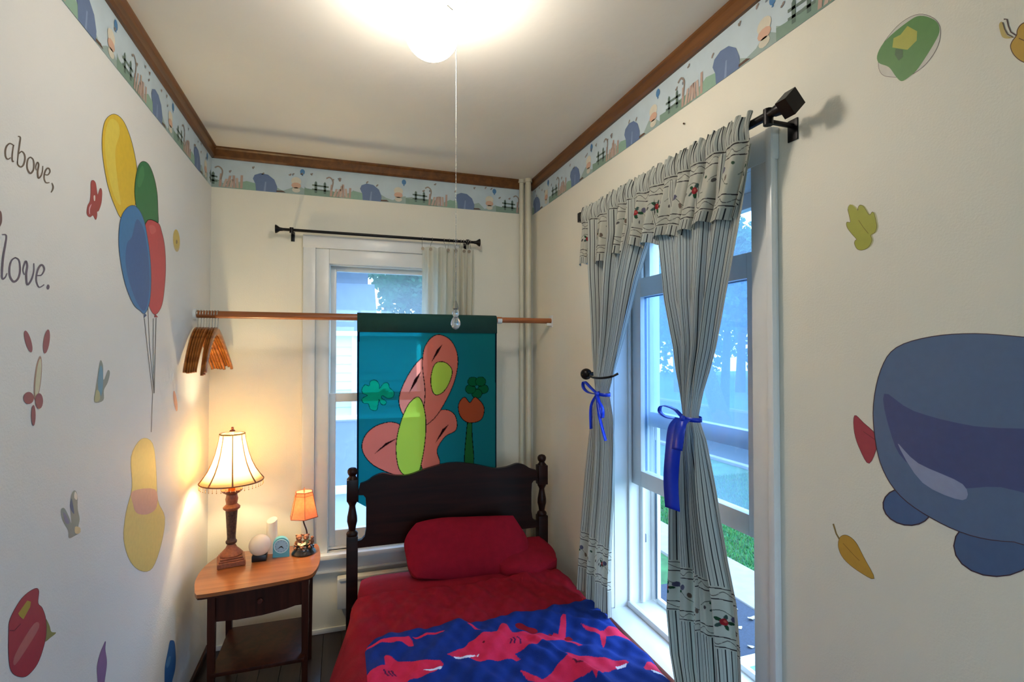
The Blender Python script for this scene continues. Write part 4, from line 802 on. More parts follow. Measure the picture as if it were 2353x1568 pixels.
for P in ([(2085, 445), (2125, 480), (2130, 545)], [(2045, 450), (2065, 490), (2055, 540)], [(2010, 470), (2025, 500), (2008, 535)], [(525, 800), (545, 850), (580, 890)], [(575, 795), (595, 850), (630, 880)], [(612, 790), (635, 840), (668, 868)]): paint(C, Xf, Yf, [tuple(p) for p in strokepoly(k5(P), .006)], '#4a1446')
for P in ([(890, 1040), (940, 1100), (1050, 1140)], [(850, 1070), (910, 1130), (1000, 1160)]): paint(C, Xf, Yf, [tuple(p) for p in strokepoly(k6(P), .006)], '#5a1236')
paint(C, Xf, Yf, ell(*k5([(1693, 517)])[0], .0045, .0045, 0, 8), '#5a1020')
m_shark = mat('printed_fleece', '#ffffff', .9, vcol=True, var=.07, scale=40, bump=.5, bscale=300, spec=.2)
o = npmesh('shark_blanket', np.stack([Xp, Ys, Zs], -1).reshape(-1, 3), grid(nu, nv), m_shark, None, True, col=C, label='royal blue blanket printed with red sharks, over the foot of the bed', cat='blanket')
o.modifiers.new('cloth', 'SOLIDIFY').thickness = .006
# pillows
def pillow(name, label, cx_, cy_, cz_, hx_, hy_, hz_, rx, rz, seed, sag=.0):
    bm = bmesh.new(); bmesh.ops.create_uvsphere(bm, u_segments=64, v_segments=40, radius=1); R = random.Random(seed); a, b, c, d = [R.random()*6 for _ in range(4)]
    M = Matrix.Translation((cx_, cy_, cz_)) @ Matrix.Rotation(rz, 4, 'Z') @ Matrix.Rotation(rx, 4, 'X')
    for v in bm.verts:
        x, y, z = v.co; r = math.hypot(x, y); t_ = math.atan2(y, x); k = 1/max(abs(math.cos(t_)), abs(math.sin(t_)))**.36 if r > 1e-6 else 1
        X, Y = x*k, y*k; e = max(abs(X), abs(Y)); th = (1-min(1, e)**3.2)**.55 if e < 1 else 0
        zz = math.copysign(th, z) if abs(z) > 1e-6 else 0
        zz += (.07*math.sin(3*X+a)*math.sin(2*Y+b)+.05*math.sin(7*X+5*Y+c)*e+.03*math.sin(13*X-4*Y+d)*e)*(1 if z > 0 else .3)*(1-max(0, e-.9)*5)
        X += .03*math.sin(5*Y+c); Y += .05*math.sin(3.3*X+d)-sag*X*X
        v.co = M @ Vector((X*hx_, Y*hy_, zz*hz_))
    o = obj(name, MB().bm(bm), m_red, smooth=True, label=label, cat='pillow'); return o
pillow('pillow', 'plump red pillow leaning on the headboard', .565, 2.39, .548, .295, .145, .062, math.radians(58), math.radians(-2), 3)
pillow('pillow', 'flatter dark red pillow lying at the right end of the bed head', .84, 2.36, .482, .16, .14, .042, math.radians(8), 0, 9)

# ------------------------------------------------------------------ nightstand
zt = .53
ns = thing('nightstand', 'reddish wooden nightstand with one drawer and lower shelf', 'nightstand', (-.33, 2.5, 0))
outl = [(-.518, 2.292), (-.40, 2.300), (-.28, 2.315), (-.165, 2.335), (-.13, 2.345), (-.112, 2.37), (-.098, 2.43), (-.092, 2.52), (-.098, 2.62), (-.112, 2.70), (-.14, 2.715), (-.33, 2.72), (-.50, 2.715), (-.535, 2.70), (-.565, 2.62), (-.577, 2.53), (-.572, 2.43), (-.552, 2.34), (-.54, 2.305)]
outl = [tuple(p) for p in cr_spline(outl, 3)]
obj('top', MB().prism(outl, lambda a, b, q: (a, b, q), zt-.014, zt), m_cherry, ns)
obj('top_edge', MB().prism([tuple(p) for p in outline(outl, -.004)], lambda a, b, q: (a, b, q), zt-.022, zt-.0142), m_cdark, ns)
for x, y in ((-.49, 2.335), (-.145, 2.365), (-.49, 2.675), (-.145, 2.675)):
    obj('leg', MB().lathe(x, y, [(.015, 0), (.018, .25), (.0195, .36), (.0195, .508)], 4, PI/4), m_cdark, ns, smooth=False)
cv = [(-.475, .395), (-.40, .388), (-.31, .388), (-.22, .396), (-.16, .408), (-.16, .506), (-.475, .506)]
obj('apron', MB().box(-.495, -.48, 2.345, 2.68, .40, .507, .002).box(-.155, -.14, 2.37, 2.68, .40, .507, .002).box(-.48, -.155, 2.665, 2.68, .40, .507, .002).box(-.48, -.155, 2.37, 2.665, .40, .406), m_cdark, ns)
dr = obj('drawer', MB().prism(cv, lambda a, b, q: (a, q+.085*(a+.475), b), 2.338, 2.356), m_cdark, ns)
obj('knob', MB().tube([(-.315, 2.352, .455), (-.315, 2.338, .455), (-.315, 2.33, .455), (-.315, 2.326, .455)], [.006, .007, .012, .009], 16), mat('knob_dark', '#4a2018', .2, coat=.5), dr)
obj('shelf', MB().box(-.49, -.145, 2.32, 2.68, .185, .20, .002), m_cdark, ns)

# table lamp
lx, ly = -.468, 2.585
m_gold = mat('antique_gold_resin', '#8a4a2c', .45, .1, var=.25, scale=90, bump=.6, bscale=160)
m_bron = mat('antique_bronze_resin', '#4c3022', .4, .3, var=.45, scale=110, bump=.8, bscale=180)
t = thing('table_lamp', 'tall antique bronze table lamp with lit bell shade', 'lamp', (lx, ly, zt))
rot = math.radians(12)
def rbox(mb, h, z0, z1):
    mb.lathe(lx, ly, [(h*1.414*.97, z0), (h*1.414, z0+.003), (h*1.414, z1-.003), (h*1.414*.96, z1)], 4, PI/4+rot); return mb
obj('plinth', rbox(rbox(rbox(MB(), .055, zt+.0005, zt+.024), .050, zt+.024, zt+.032), .044, zt+.032, zt+.04), m_gold, t, smooth=False)
obj('foot', MB().lathe(lx, ly, [(.046, .57), (.047, .574), (.041, .582), (.034, .59), (.024, .60), (.018, .612), (.016, .618)], 28), m_gold, t)
obj('column', MB().lathe(lx, ly, [(.015, .616), (.022, .622), (.023, .63), (.018, .637), (.0175, .65), (.0245, .768)], 24), m_bron, t)
obj('collar', MB().lathe(lx, ly, [(.025, .767), (.034, .775), (.035, .782), (.027, .79), (.022, .795), (.024, .806), (.026, .818), (.023, .83), (.022, .838)], 24), m_gold, t)
mb = MB(); n_ = 48; k = len(mb.v)
for z, r in ((.838, .02), (.848, .036), (.857, .043), (.86, .044), (.859, .036), (.851, .018)):
    for j in range(n_):
        q = 2*PI*j/n_; rr = r*(1+.05*math.cos(q*12)*(r > .035)); mb.v.append((lx+rr*math.cos(q), ly+rr*math.sin(q), z+.0015*math.cos(q*12)*(r > .035)))
for i in range(5):
    for j in range(n_): mb.f.append((i*n_+j, i*n_+(j+1) % n_, (i+1)*n_+(j+1) % n_, (i+1)*n_+j))
obj('drip_tray', mb, m_gold, t)
obj('socket', MB().lathe(lx, ly, [(.012, .85), (.015, .855), (.015, .905), (.010, .915)], 18), mat('brass', '#a8762e', .3, 1), t)
obj('harp', MB().tube([(lx-.012, ly, .87), (lx-.036, ly, .93), (lx-.04, ly, 1.0), (lx-.02, ly, 1.08), (lx, ly, 1.10), (lx+.02, ly, 1.08), (lx+.04, ly, 1.0), (lx+.036, ly, .93), (lx+.012, ly, .87)], .002, 8), mat('brass', '#a8762e', .3, 1), t)
obj('finial', MB().lathe(lx, ly, [(.004, 1.10), (.010, 1.112), (.013, 1.118), (.010, 1.124), (.004, 1.127), (.006, 1.132), (.004, 1.138)], 16), m_gold, t)
m_bulb = bpy.data.materials.new('lit_bulb'); m_bulb.use_nodes = True; N = m_bulb.node_tree.nodes; N.remove(N['Principled BSDF']); e = N.new('ShaderNodeEmission'); e.inputs[0].default_value = (1, .72, .42, 1); e.inputs[1].default_value = 40
m_bulb.node_tree.links.new(e.outputs[0], N['Material Output'].inputs[0])
obj('bulb', MB().lathe(lx, ly, [(.012, .916), (.014, .93), (.026, .955), (.030, .975), (.026, .998), (.012, 1.01), (.003, 1.012)], 20), m_bulb, t, smooth=True)
m_shade = mat('silk_shade', '#f8e8c4',   .8, trans=.84, bump=.2, bscale=300); m_ribm = mat('shade_trim', '#7d4a2a', .7)
def shade(prof, n, m, sag, ph=0, c=(lx, ly)):
    mb = MB(); per = 8; K = n*per
    for r, z in prof:
        for j in range(K):
            q = 2*PI*j/K+ph; loc = (j % per)/per; rr = r*(1-sag*math.sin(PI*loc)); mb.v.append((c[0]+rr*math.cos(q), c[1]+rr*math.sin(q), z))
    for i in range(len(prof)-1):
        for j in range(K): mb.f.append((i*K+j, i*K+(j+1) % K, (i+1)*K+(j+1) % K, (i+1)*K+j))
    return mb
SP = [(.128, .897), (.112, .918), (.095, .945), (.079, .98), (.066, 1.02), (.057, 1.06), (.0515, 1.09), (.050, 1.108)]
sh = obj('shade', shade(SP, 8, None, .035, .2), m_shade, t, smooth=True); sh.modifiers.new('thick', 'SOLIDIFY').thickness = .0008
for k in range(8):
    q = .2+2*PI*k/8; obj('rib', MB().tube([(lx+(r+.0006)*math.cos(q), ly+(r+.0006)*math.sin(q), z) for r, z in SP], [.0034-.0018*i/7 for i in range(8)], 6), m_ribm, sh)
for z, r in ((.897, .128), (1.108, .050)): obj('hem', MB().tube([(lx+r*math.cos(q), ly+r*math.sin(q), z) for q in np.linspace(0, 2*PI, 49)], .0028, 6), m_ribm, sh)
mb = MB()
for k in range(44):
    q = 2*PI*k/44; x, y = lx+.127*math.cos(q), ly+.127*math.sin(q); mb.tube([(x, y, .896), (x, y, .882)], .0005, 4); mb.ball((x, y, .885), .0018, 1); mb.ball((x, y, .877), (.002, .002, .0042), 1)
o = obj('bead_fringe', mb, mat('amber_beads', '#b98a50', .25), sh, smooth=True); o['kind'] = 'stuff'
lo = lamp('POINT', 'bulb_light', (0, 0, 0), 7.5, (1, .84, .48), .02); lo.parent = t; lo.location = Vector((lx, ly, 1.035))-ORG[t]
obj('spider', MB().tube([(lx-.05, ly, 1.104), (lx+.05, ly, 1.104)], .0012, 5).tube([(lx, ly-.05, 1.104), (lx, ly+.05, 1.104)], .0012, 5), mat('brass', '#a8762e', .3, 1), sh)

# small lamp with bear figurines
sx, sy = -.168, 2.61
t = thing('figurine_lamp', 'small lamp with orange panelled shade above two bear figurines', 'lamp', (sx, sy, zt))
m_res = mat('dark_resin_base', '#2a221c', .2, var=.3, scale=60, coat=.4, bump=.5, bscale=60); m_bear = mat('brown_bear_resin', '#8f5a38', .5, var=.25, scale=90, bump=.5, bscale=200)
m_bear2 = mat('green_dress_resin', '#8d8d50', .5, var=.3, scale=80, bump=.4, bscale=150)
obj('base', MB().lathe(sx, sy, [(.052, zt+.0005), (.054, zt+.006), (.050, zt+.014), (.044, zt+.02), (.043, zt+.028), (.03, zt+.034)], 36), m_res, t)
mb = MB()
for k in range(9):
    q = k*.7; mb.ball((sx+.034*math.cos(q), sy+.03*math.sin(q), zt+.03), (.013, .011, .008+.003*(k % 3)), 2)
obj('rocks', mb, m_res, t)
obj('stem', MB().tube([tuple(p) for p in cr_spline([(sx+.008, sy+.012, zt+.03), (sx+.012, sy+.012, zt+.09), (sx-.002, sy+.008, zt+.14), (sx-.004, sy, zt+.175), (sx, sy, zt+.22)], 5, False)], .0035, 8), m_res, t)
def bear(cx_, cy_, sc, m, face):
    b = obj('bear', MB().ball((cx_, cy_, zt+.05), (.015*sc, .014*sc, .019*sc), 3), m, t, smooth=True)
    hc = Vector((cx_+face*.003, cy_-.006, zt+.05+.026*sc)); mb = MB().ball(hc, .0135*sc, 3).ball(hc+Vector((face*.003, -.012*sc, -.003)), (.006, .006, .005), 2)
    for s in (-1, 1): mb.ball(hc+Vector((s*.0105*sc, 0, .0105*sc)), (.0052, .003, .0052), 2)
    obj('head', mb, m_bear, b, smooth=True)
    mb = MB()
    for s in (-1, 1):
        mb.tube([(cx_+s*.012*sc, cy_-.004, zt+.058), (cx_+s*.016*sc, cy_-.016, zt+.047), (cx_+s*.006*sc, cy_-.024, zt+.046)], [.005, .0045, .004], 8)
        mb.tube([(cx_+s*.008, cy_-.008, zt+.038), (cx_+s*.013, cy_-.026, zt+.035), (cx_+s*.014, cy_-.034, zt+.037)], [.006, .0055, .006], 8)
    obj('limbs', mb, m_bear, b, smooth=True); return b
bear(sx-.022, sy-.004, 1.05, m_bear, .6); bear(sx+.012, sy-.002, 1.0, m_bear2, -.6); obj('bear', MB().ball((sx+.036, sy+.006, zt+.05), (.009, .009, .014), 2).ball((sx+.037, sy+.002, zt+.068), .008, 2), m_bear, t, smooth=True)
obj('book', MB().add([(sx-.026, sy-.03, zt+.05), (sx-.008, sy-.034, zt+.044), (sx+.01, sy-.03, zt+.05), (sx+.01, sy-.018, zt+.058), (sx-.008, sy-.022, zt+.052), (sx-.026, sy-.018, zt+.058)], [(0, 1, 4, 5), (1, 2, 3, 4)]), mat('cream_pages', '#d8cba0', .6), t)
m_osh = mat('orange_panel_shade', '#eeb488', .7, var=.12, scale=70, trans=.55); sc_ = (sx, sy)
def hexs(r0, z0, r1, z1, sqx=1.0):
    mb = MB(); ph = PI/6+.12
    for r, z in ((r0, z0), (r1, z1)):
        for j in range(6): mb.v.append((sx+r*math.cos(ph+j*PI/3), sy+r*math.sin(ph+j*PI/3), z))
    mb.f = [(j, (j+1) % 6, 6+(j+1) % 6, 6+j) for j in range(6)]; return mb
o = obj('shade', hexs(.066, .700, .040, .818), m_osh, t, smooth=False); o.modifiers.new('thick', 'SOLIDIFY').thickness = .001
mb = MB(); ph = PI/6+.12
for j in range(6):
    a = ph+j*PI/3; b = ph+(j+1)*PI/3
    mb.tube([(sx+.0665*math.cos(a), sy+.0665*math.sin(a), .700), (sx+.0405*math.cos(a), sy+.0405*math.sin(a), .818)], .0012, 5)
    for r, z, w_ in ((.0665, .701, .0022), (.0405, .817, .0018), (.0445, .802, .0010)): mb.tube([(sx+r*math.cos(a), sy+r*math.sin(a), z), (sx+r*math.cos(b), sy+r*math.sin(b), z)], w_, 5)
obj('shade_trim', mb, mat('rust_trim', '#a8583a', .6), o)
obj('finial', MB().lathe(sx, sy, [(.002, .81), (.0035, .822), (.0025, .83), (.001, .838)], 10), m_osh, t)
obj('bulb', MB().ball((sx, sy, .765), (.011, .011, .016), 3), m_bulb, t, smooth=True)
lo = lamp('POINT', 'bulb_light', (0, 0, 0), 3.6, (1, .82, .58), .012); lo.parent = t; lo.location = Vector((sx, sy, .765))-ORG[t]
# globe night light, white cylinder, clock
m_milk = mat('milk_glass', '#ece4d6', .25, trans=.3); m_blk = mat('black_plastic', '#0d0d10', .3)
t = thing('globe_light', 'white glass globe on a small black square base', 'night light', (-.352, 2.60, zt))
q = U(596, 1250, 1, 2.585); 
obj('base', MB().box(-.383, -.322, 2.562, 2.612, zt+.0005, zt+.028, .004), m_blk, t)
obj('globe', MB().lathe(-.352, 2.588, [(.022, zt+.028)]+[(.0465*math.sin(a), zt+.067-.0465*math.cos(a)) for a in np.linspace(.55, PI-.02, 18)], 36), m_milk, t, smooth=True)
obj('white_cylinder', MB().prism([(.027*math.cos(a), .027*math.sin(a)) for a in np.linspace(0, 2*PI, 28, endpoint=False)], lambda a, b, q_: (-.312+a*(1-.18*q_), 2.668+b*(1-.18*q_), zt+.0006+q_*(.150+.3*b+.15*a)), 0, 1), m_milk, label='white cylinder with slanted top behind the glass globe', cat='diffuser')
t = thing('alarm_clock', 'small arched light blue alarm clock on the nightstand', 'clock', (-.265, 2.60, zt))
A = [(-.036, 0), (.036, 0)]+[(.036*math.cos(a), .052+.036*math.sin(a)) for a in np.linspace(0, PI, 20)]
ca_, sa_ = math.cos(.12), math.sin(.12)
fnc = lambda a, b, q_: (-.265+a*ca_-q_*sa_, 2.60+a*sa_*-1+q_*ca_, zt+.0005+b)
m_clk = mat('blue_clock_plastic', '#5aa6b4', .3); m_face = mat('clock_face', '#8fb4c8', .5)
obj('case', MB().prism(A, fnc, -.012, .018), m_clk, t)
obj('bezel', MB().prism([(a*1.0, b) for a, b in A], fnc, -.006, .010) if False else MB().tube([fnc(.0305*math.cos(q), .05+.0305*math.sin(q), -.0125) for q in np.linspace(0, 2*PI, 33)], .0018, 6), mat('pale_rim', '#a8d0d4', .3), t)
obj('face', MB().prism([(.029*math.cos(a), .05+.029*math.sin(a)) for a in np.linspace(0, 2*PI, 28, endpoint=False)], fnc, -.0135, -.012), m_face, t)
mb = MB()
for k in range(12):
    a = k*PI/6; mb.prism([(.0245*math.cos(a)+.0016*math.cos(b), .05+.0245*math.sin(a)+.0016*math.sin(b)) for b in np.linspace(0, 2*PI, 5, endpoint=False)], fnc, -.0142, -.0135)
obj('hour_marks', mb, mat('mark_grey', '#405a6c', .5), t)
for name, ang, L, w_ in (('minute_hand', 214, .022, .0050), ('hour_hand', 318, .017, .0064)):
    a = math.radians(ang if name == 'minute_hand' else ang); d = (math.cos(a), math.sin(a)); p = (-d[1], d[0])
    obj(name, MB().prism([(p[0]*w_*.5, .05+p[1]*w_*.5), (d[0]*L, .05+d[1]*L), (-p[0]*w_*.5, .05-p[1]*w_*.5)], fnc, -.0155, -.0145), m_blk, t)
# ------------------------------------------------------------------ outside
GZ = -.75
gm = mat('lawn_soil', '#2a5a30', .9, var=.35, scale=6, bump=.5, bscale=20)
obj('ground', MB().box(1.32, 45, -25, 45, GZ-.3, GZ).box(-20, 1.32, D+.22, 45, GZ-.3, GZ).box(-20, 1.32, -25, Y0-.3, GZ-.3, GZ), gm, kind='structure')
gp = lambda a, b: U(a, b, 2, GZ)
xs0, xs1 = gp(1673, 1370)[0], gp(1663, 1280)[0]
sw = obj('sidewalk', MB().box(xs0, xs1, -6, 20, GZ, GZ+.012), mat('joint_soil', '#6d7468', .9), kind='structure')
m_con = mat('pale_concrete', '#807f80', .85, var=.1, scale=8, bump=.4, bscale=60)
for k in range(22): obj('slab', MB().box(xs0+.01, xs1-.01, -6+k*1.18+.008, -6+(k+1)*1.18-.008, GZ+.006, GZ+.03, .006), m_con, sw)
obj('paving_strip', MB().box(1.35, xs0, -6, gp(1673, 1370)[1]+.35, GZ, GZ+.02, .004), mat('dark_asphalt', '#1e2a3c', .9, var=.2, scale=60, bump=.6, bscale=200), label='dark asphalt strip beside the house below the right window', cat='pavement')
R = random.Random(5); leafm = mat('pale_fallen_leaf', '#8f867a', .8, var=.1)
for k, (a, b, lb) in enumerate([(1684, 1389, 'pale fallen leaf near the sidewalk edge, topmost on the asphalt'), (1689, 1401, 'wide pale fallen leaf just under the topmost one on the asphalt'), (1724, 1425, 'pale fallen leaf by the window jamb on the asphalt'), (1729, 1421, 'small fallen leaf touching the one by the window jamb'), (1698, 1444, 'round white fallen leaf in the middle of the asphalt'), (1690, 1468, 'small pale fallen leaf next to the curtain edge'), (1725, 1488, 'lowest pale fallen leaf on the asphalt above the white ledge')]):
    p = U(a, b, 2, GZ+.021); P = [(p[0]+.024*math.cos(q)*(1+.3*R.random()), p[1]+.016*math.sin(q)*(1+.3*R.random())) for q in np.linspace(0, 2*PI, 9, endpoint=False)]
    obj('fallen_leaf', MB().prism(P, lambda u_, v_, q: (u_, v_, q+.01*math.sin(u_*60)), GZ+.0205+.01, GZ+.0225+.01), leafm, label=lb, cat='leaf', group='fallen leaves on the asphalt strip')
# pale blue lid with white edging just outside the window
p = U(1683, 1520, 2, .18); 
bt_ = thing('bulkhead', 'aqua bulkhead board with white edging, outside under the right window', 'bulkhead', (2.1, p[1]-.5, GZ))
obj('lid', MB().box(1.36, 2.9, p[1]-1.1, p[1]-.03, .10, .165, .01), mat('aqua_board', '#5f979f', .6, var=.08), bt_)
obj('edging', MB().box(1.36, 2.9, p[1]-.03, p[1]+.0, .10, .18, .004).box(1.36, 2.9, p[1]+.01, p[1]+.03, .10, .17, .004), m_white, bt_)
for x in (1.42, 2.82): obj('leg', MB().box(x-.02, x+.02, p[1]-.04, p[1]-.0, GZ, .10, .004), m_white, bt_)
for x in (1.42, 2.82): obj('leg', MB().box(x-.02, x+.02, p[1]-1.08, p[1]-1.04, GZ, .10, .004), m_white, bt_)
# grass blades, street, far lawn
def blades(name, n, x0, x1, y0, y1, h, lb):
    r = np.random.RandomState(4); x = r.uniform(x0, x1, n); y = r.uniform(y0, y1, n); a = r.uniform(0, PI, n); hh = h*r.uniform(.5, 1.2, n); w_ = .008
    P = np.stack([np.stack([x-w_*np.cos(a), y-w_*np.sin(a), np.full(n, GZ)], -1), np.stack([x+w_*np.cos(a), y+w_*np.sin(a), np.full(n, GZ)], -1), np.stack([x+r.uniform(-.03, .03, n), y+r.uniform(-.03, .03, n), GZ+hh], -1)], 1).reshape(-1, 3)
    c = np.repeat(np.stack([r.uniform(.02, .08, n), r.uniform(.12, .24, n), r.uniform(.03, .09, n)], -1), 3, 0)
    npmesh(name, P, np.arange(3*n).reshape(-1, 3), mat('grass_blades', '#fff', .8, vcol=True, trans=.3), None, col=c, label=lb, cat='grass', kind='stuff')
x_c = gp(1700, 1175)[0]
blades('grass', 60000, xs1, xs1+3.2, .5, 7.5, .05, 'short green grass between the sidewalk and the street')
obj('street', MB().box(xs1+3.4, xs1+9.5, -25, 45, GZ, GZ+.01), mat('street_asphalt', '#33393f', .9, var=.08, scale=3, bump=.4, bscale=30), kind='structure')
obj('curb', MB().box(xs1+3.25, xs1+3.4, -25, 45, GZ, GZ+.06, .01).box(xs1+9.5, xs1+9.65, -25, 45, GZ, GZ+.1, .01), m_con, kind='structure')
def leafy(mb, c, r, n, ls, rs, flat=.8):
    th = rs.uniform(0, 2*PI, n); ph = np.arccos(rs.uniform(-1, 1, n)); rr = r*rs.uniform(.45, 1, n)**.5
    P = np.stack([c[0]+rr*np.sin(ph)*np.cos(th), c[1]+rr*np.sin(ph)*np.sin(th), c[2]+rr*np.cos(ph)*flat], -1)
    a = rs.normal(size=(n, 3)); a /= np.linalg.norm(a, axis=1)[:, None]; b = np.cross(a, rs.normal(size=(n, 3))); b /= np.linalg.norm(b, axis=1)[:, None]
    s = ls*rs.uniform(.6, 1.3, n)[:, None]; q = np.stack([P-a*s, P+b*s*.6, P+a*s, P-b*s*.6], 1); mb.append(q.reshape(-1, 3))
m_leaf = mat('tree_leaves', '#2f6b48', .7, var=.4, scale=.8, trans=.35); m_bark = mat('bark', '#3c3a38', .95, var=.25, scale=8, bump=.8, bscale=15)
def tree(name, label, x, y, h, lean, cr_, seed, n=2600, trunk=.22, fork=True):
    t = thing(name, label, 'tree', (x, y, GZ)); rs = np.random.RandomState(seed); tx_, ty_ = x+lean[0], y+lean[1]
    mb = MB().tube([(x, y, GZ-.1), (x+lean[0]*.35, y+lean[1]*.35, GZ+h*.25), (x+lean[0]*.7, y+lean[1]*.7, GZ+h*.5), (tx_, ty_, GZ+h*.78)], [trunk*1.25, trunk, trunk*.7, trunk*.25], 12)
    obj('trunk', mb, m_bark, t)
    mb = MB()
    for k in range(6):
        a = rs.uniform(0, 2*PI); f = rs.uniform(.4, .7); mb.tube([(x+lean[0]*f, y+lean[1]*f, GZ+h*f), (x+lean[0]*f+cr_*.4*math.cos(a), y+lean[1]*f+cr_*.4*math.sin(a), GZ+h*(f+.12)), (x+lean[0]*f+cr_*.8*math.cos(a), y+lean[1]*f+cr_*.8*math.sin(a), GZ+h*(f+.18))], [trunk*.4, trunk*.25, trunk*.08], 7)
    obj('branches', mb, m_bark, t); L_ = []
    for k in range(9):
        a = rs.uniform(0, 2*PI); r = rs.uniform(0, .75)*cr_; leafy(L_, (tx_+r*math.cos(a), ty_+r*math.sin(a), GZ+h*rs.uniform(.55, .95)), cr_*rs.uniform(.4, .62), n*2//9, .11, rs)
    V = np.concatenate(L_); npmesh('crown', V, np.arange(len(V)).reshape(-1, 4), m_leaf, t, kind='stuff')
ft = lambda px, dist: (XR+.1+dist, (XR+.1+dist)/math.tan(math.atan((px-1176.5)/FPX)+YAW))
x, y = ft(1665, 9.5); tree('street_tree', 'tree with steeply leaning dark trunk across the street', x, y, 6.0, (.6, 2.9), 2.4, 2, 3600)
x, y = ft(1662, 11.0); tree('street_tree', 'slim upright tree right of the leaning trunk across the street', x, y, 6.5, (.1, -.2), 2.2, 3, 3600, .14)
x, y = ft(1560, 16); tree('street_tree', 'leafy tree furthest left in the view through the right window', x, y, 8, (0, .5), 3.4, 6, 5200)
x, y = ft(1700, 19); tree('street_tree', 'wide leafy tree at the right in the view through the right window', x, y, 8.5, (0, -.3), 3.8, 9, 5200)
x, y = ft(1500, 22); tree('street_tree', 'distant leafy tree glimpsed between the two striped curtains', x, y, 9, (0, .3), 4.0, 12, 4500)
x, y = ft(1630, 27); tree('street_tree', 'farthest tree filling the centre of the view through the right window', x, y, 11, (0, .3), 5.0, 15, 5200)
bk = thing('tree_belt', 'dense green belt of bushes and trees far behind the street trees', 'trees', (30, 20, GZ)); L_ = []; rs = np.random.RandomState(31)
for k in range(60):
    q = k/60; cx_, cy_ = 34-8*q+rs.uniform(-1.5, 1.5), -2+66*q; leafy(L_, (cx_, cy_, GZ+rs.uniform(.5, 8.5)), rs.uniform(2.4, 3.6), 330, .30, rs)
V = np.concatenate(L_); npmesh('foliage', V, np.arange(len(V)).reshape(-1, 4), m_leaf, bk, kind='stuff')
# neighbouring house seen through the back window
yN = 8.2; NP = lambda a, b: U(a, b, 1, yN)
hs = thing('neighbour_house', 'pale blue clapboard house with shingled roofs behind the back window', 'house', (0, yN, GZ))
m_sid = mat('pale_siding', '#b0b6be', .7, var=.03); m_shg = mat('roof_shingles', '#454f62', .9, var=.2, scale=14, bump=.8, bscale=25); m_tw = mat('white_house_trim', '#dfe5ee', .6)
def courses(m, axis='Z', per=.09):
    N = m.node_tree.nodes; L = m.node_tree.links; g = N.new('ShaderNodeNewGeometry'); s = N.new('ShaderNodeSeparateXYZ'); L.new(g.outputs['Position'], s.inputs[0])
    d = N.new('ShaderNodeMath'); d.operation = 'DIVIDE'; d.inputs[1].default_value = per; L.new(s.outputs[axis], d.inputs[0]); f = N.new('ShaderNodeMath'); f.operation = 'FRACT'; L.new(d.outputs[0], f.inputs[0])
    b = [n for n in N if n.type == 'BUMP'][0]; b2 = N.new('ShaderNodeBump'); b2.inputs['Distance'].default_value = .03; b2.inputs['Strength'].default_value = 1; L.new(f.outputs[0], b2.inputs['Height']); L.new(b.outputs[0], b2.inputs['Normal']); L.new(b2.outputs[0], N['Principled BSDF'].inputs['Normal'])
courses(m_shg)
zf = NP(790, 768)[2]; zs = NP(790, 955)[2]; xr_ = NP(868, 700)[0]; xrr = NP(852, 640)[0]; zst = NP(855, 655)[2]
k = 0; z = zs
while z < zf-.05:
    mb = MB(); V = [(-4, yN-.02, z), (xr_+.6, yN-.02, z), (xr_+.6, yN-.004, z+.135), (-4, yN-.004, z+.135), (-4, yN+.02, z), (xr_+.6, yN+.02, z), (xr_+.6, yN+.02, z+.135), (-4, yN+.02, z+.135)]
    obj('clapboard', MB().add(V, [(0, 1, 2, 3), (4, 7, 6, 5), (0, 4, 5, 1), (3, 2, 6, 7), (0, 3, 7, 4), (1, 5, 6, 2)]), m_sid, hs, smooth=False); z += .13
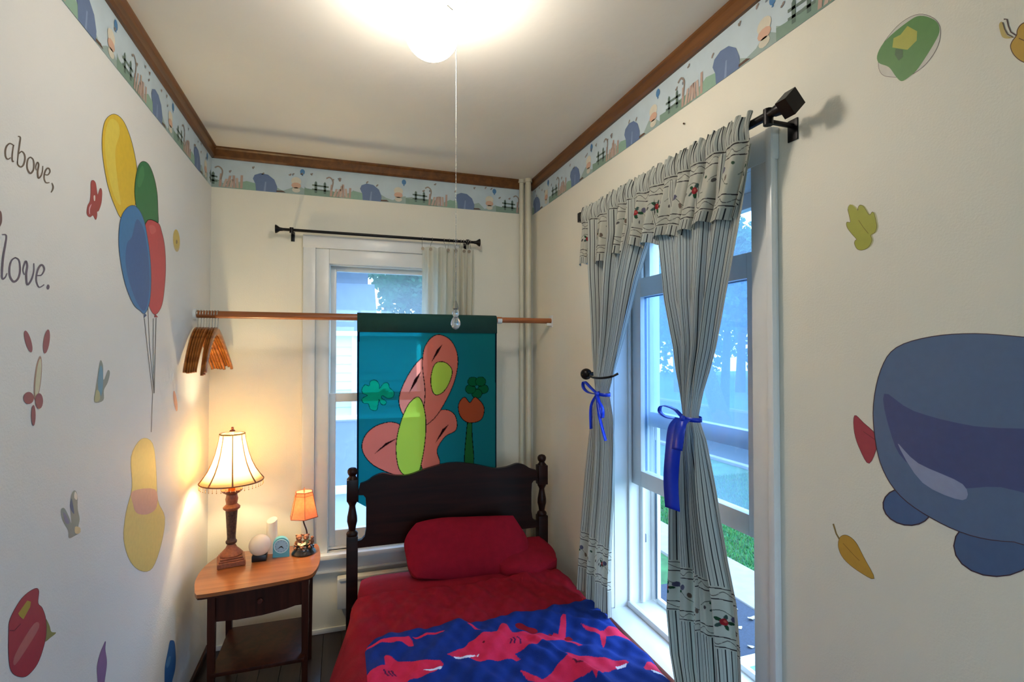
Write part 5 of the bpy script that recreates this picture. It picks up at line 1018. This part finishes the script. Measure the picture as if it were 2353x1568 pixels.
obj('wall', MB().box(-4, xr_+.6, yN+.02, yN+5, GZ, zf), m_sid, hs)
obj('corner_board', MB().box(NP(808, 850)[0], NP(819, 850)[0], yN-.05, yN, zs, zf), m_tw, hs)
obj('fascia', MB().box(-4, xr_+.7, yN-.16, yN+.02, zf-.03, zf+.04).box(-4, xr_+.7, yN-.06, yN+.0, zs-.06, zs+.0), m_tw, hs)
# big roof slopes up and away
mb = MB(); zr1 = zst; zr2 = NP(810, 480)[2]+1.2
mb.add([(-4, yN-.15, zf+.04), (xr_, yN-.15, zf+.04), (xr_, yN+.9, zr1+.12), (-4, yN+.9, zr1+.12), (-4, yN+.9, zf), (xr_, yN+.9, zf), (xr_, yN, zf), (-4, yN, zf)], [(0, 1, 2, 3), (1, 5, 2), (3, 2, 5, 4)])
mb.box(-4, xrr, yN+.9, yN+4, zf, zr2); obj('roof', mb, m_shg, hs, smooth=False)
# lower porch roof in front
zp1 = NP(790, 960)[2]; yE = yN-1.6; zp0 = U(790, 1115, 1, yE)[2]; 
mb = MB(); mb.add([(-4, yN-.02, zp1-.06), (2.2, yN-.02, zp1-.06), (2.2, yE, zp0), (-4, yE, zp0), (-4, yN-.02, zp1-.1), (2.2, yN-.02, zp1-.1), (2.2, yE, zp0-.04), (-4, yE, zp0-.04)], [(0, 1, 2, 3), (4, 7, 6, 5), (3, 2, 6, 7), (0, 4, 5, 1), (0, 3, 7, 4), (1, 5, 6, 2)]); obj('porch_roof', mb, m_shg, hs, smooth=False)
obj('gutter', MB().box(-4, 2.25, yE-.08, yE+.0, zp0-.09, zp0-.0, .01), m_tw, hs)
obj('porch_wall', MB().box(-4, 2.2, yE+.1, yE+.2, GZ, zp0-.05), m_sid, hs)
tree('garden_tree', 'leafy tree behind the neighbouring house, seen in the upper back window pane', 2.9, 14.5, 6.0, (.1, 0), 2.6, 21, 6000)
tree('garden_tree', 'taller leafy tree at the right edge of the upper back window pane', 5.2, 15.5, 8.2, (.1, 0), 2.8, 25, 6000)
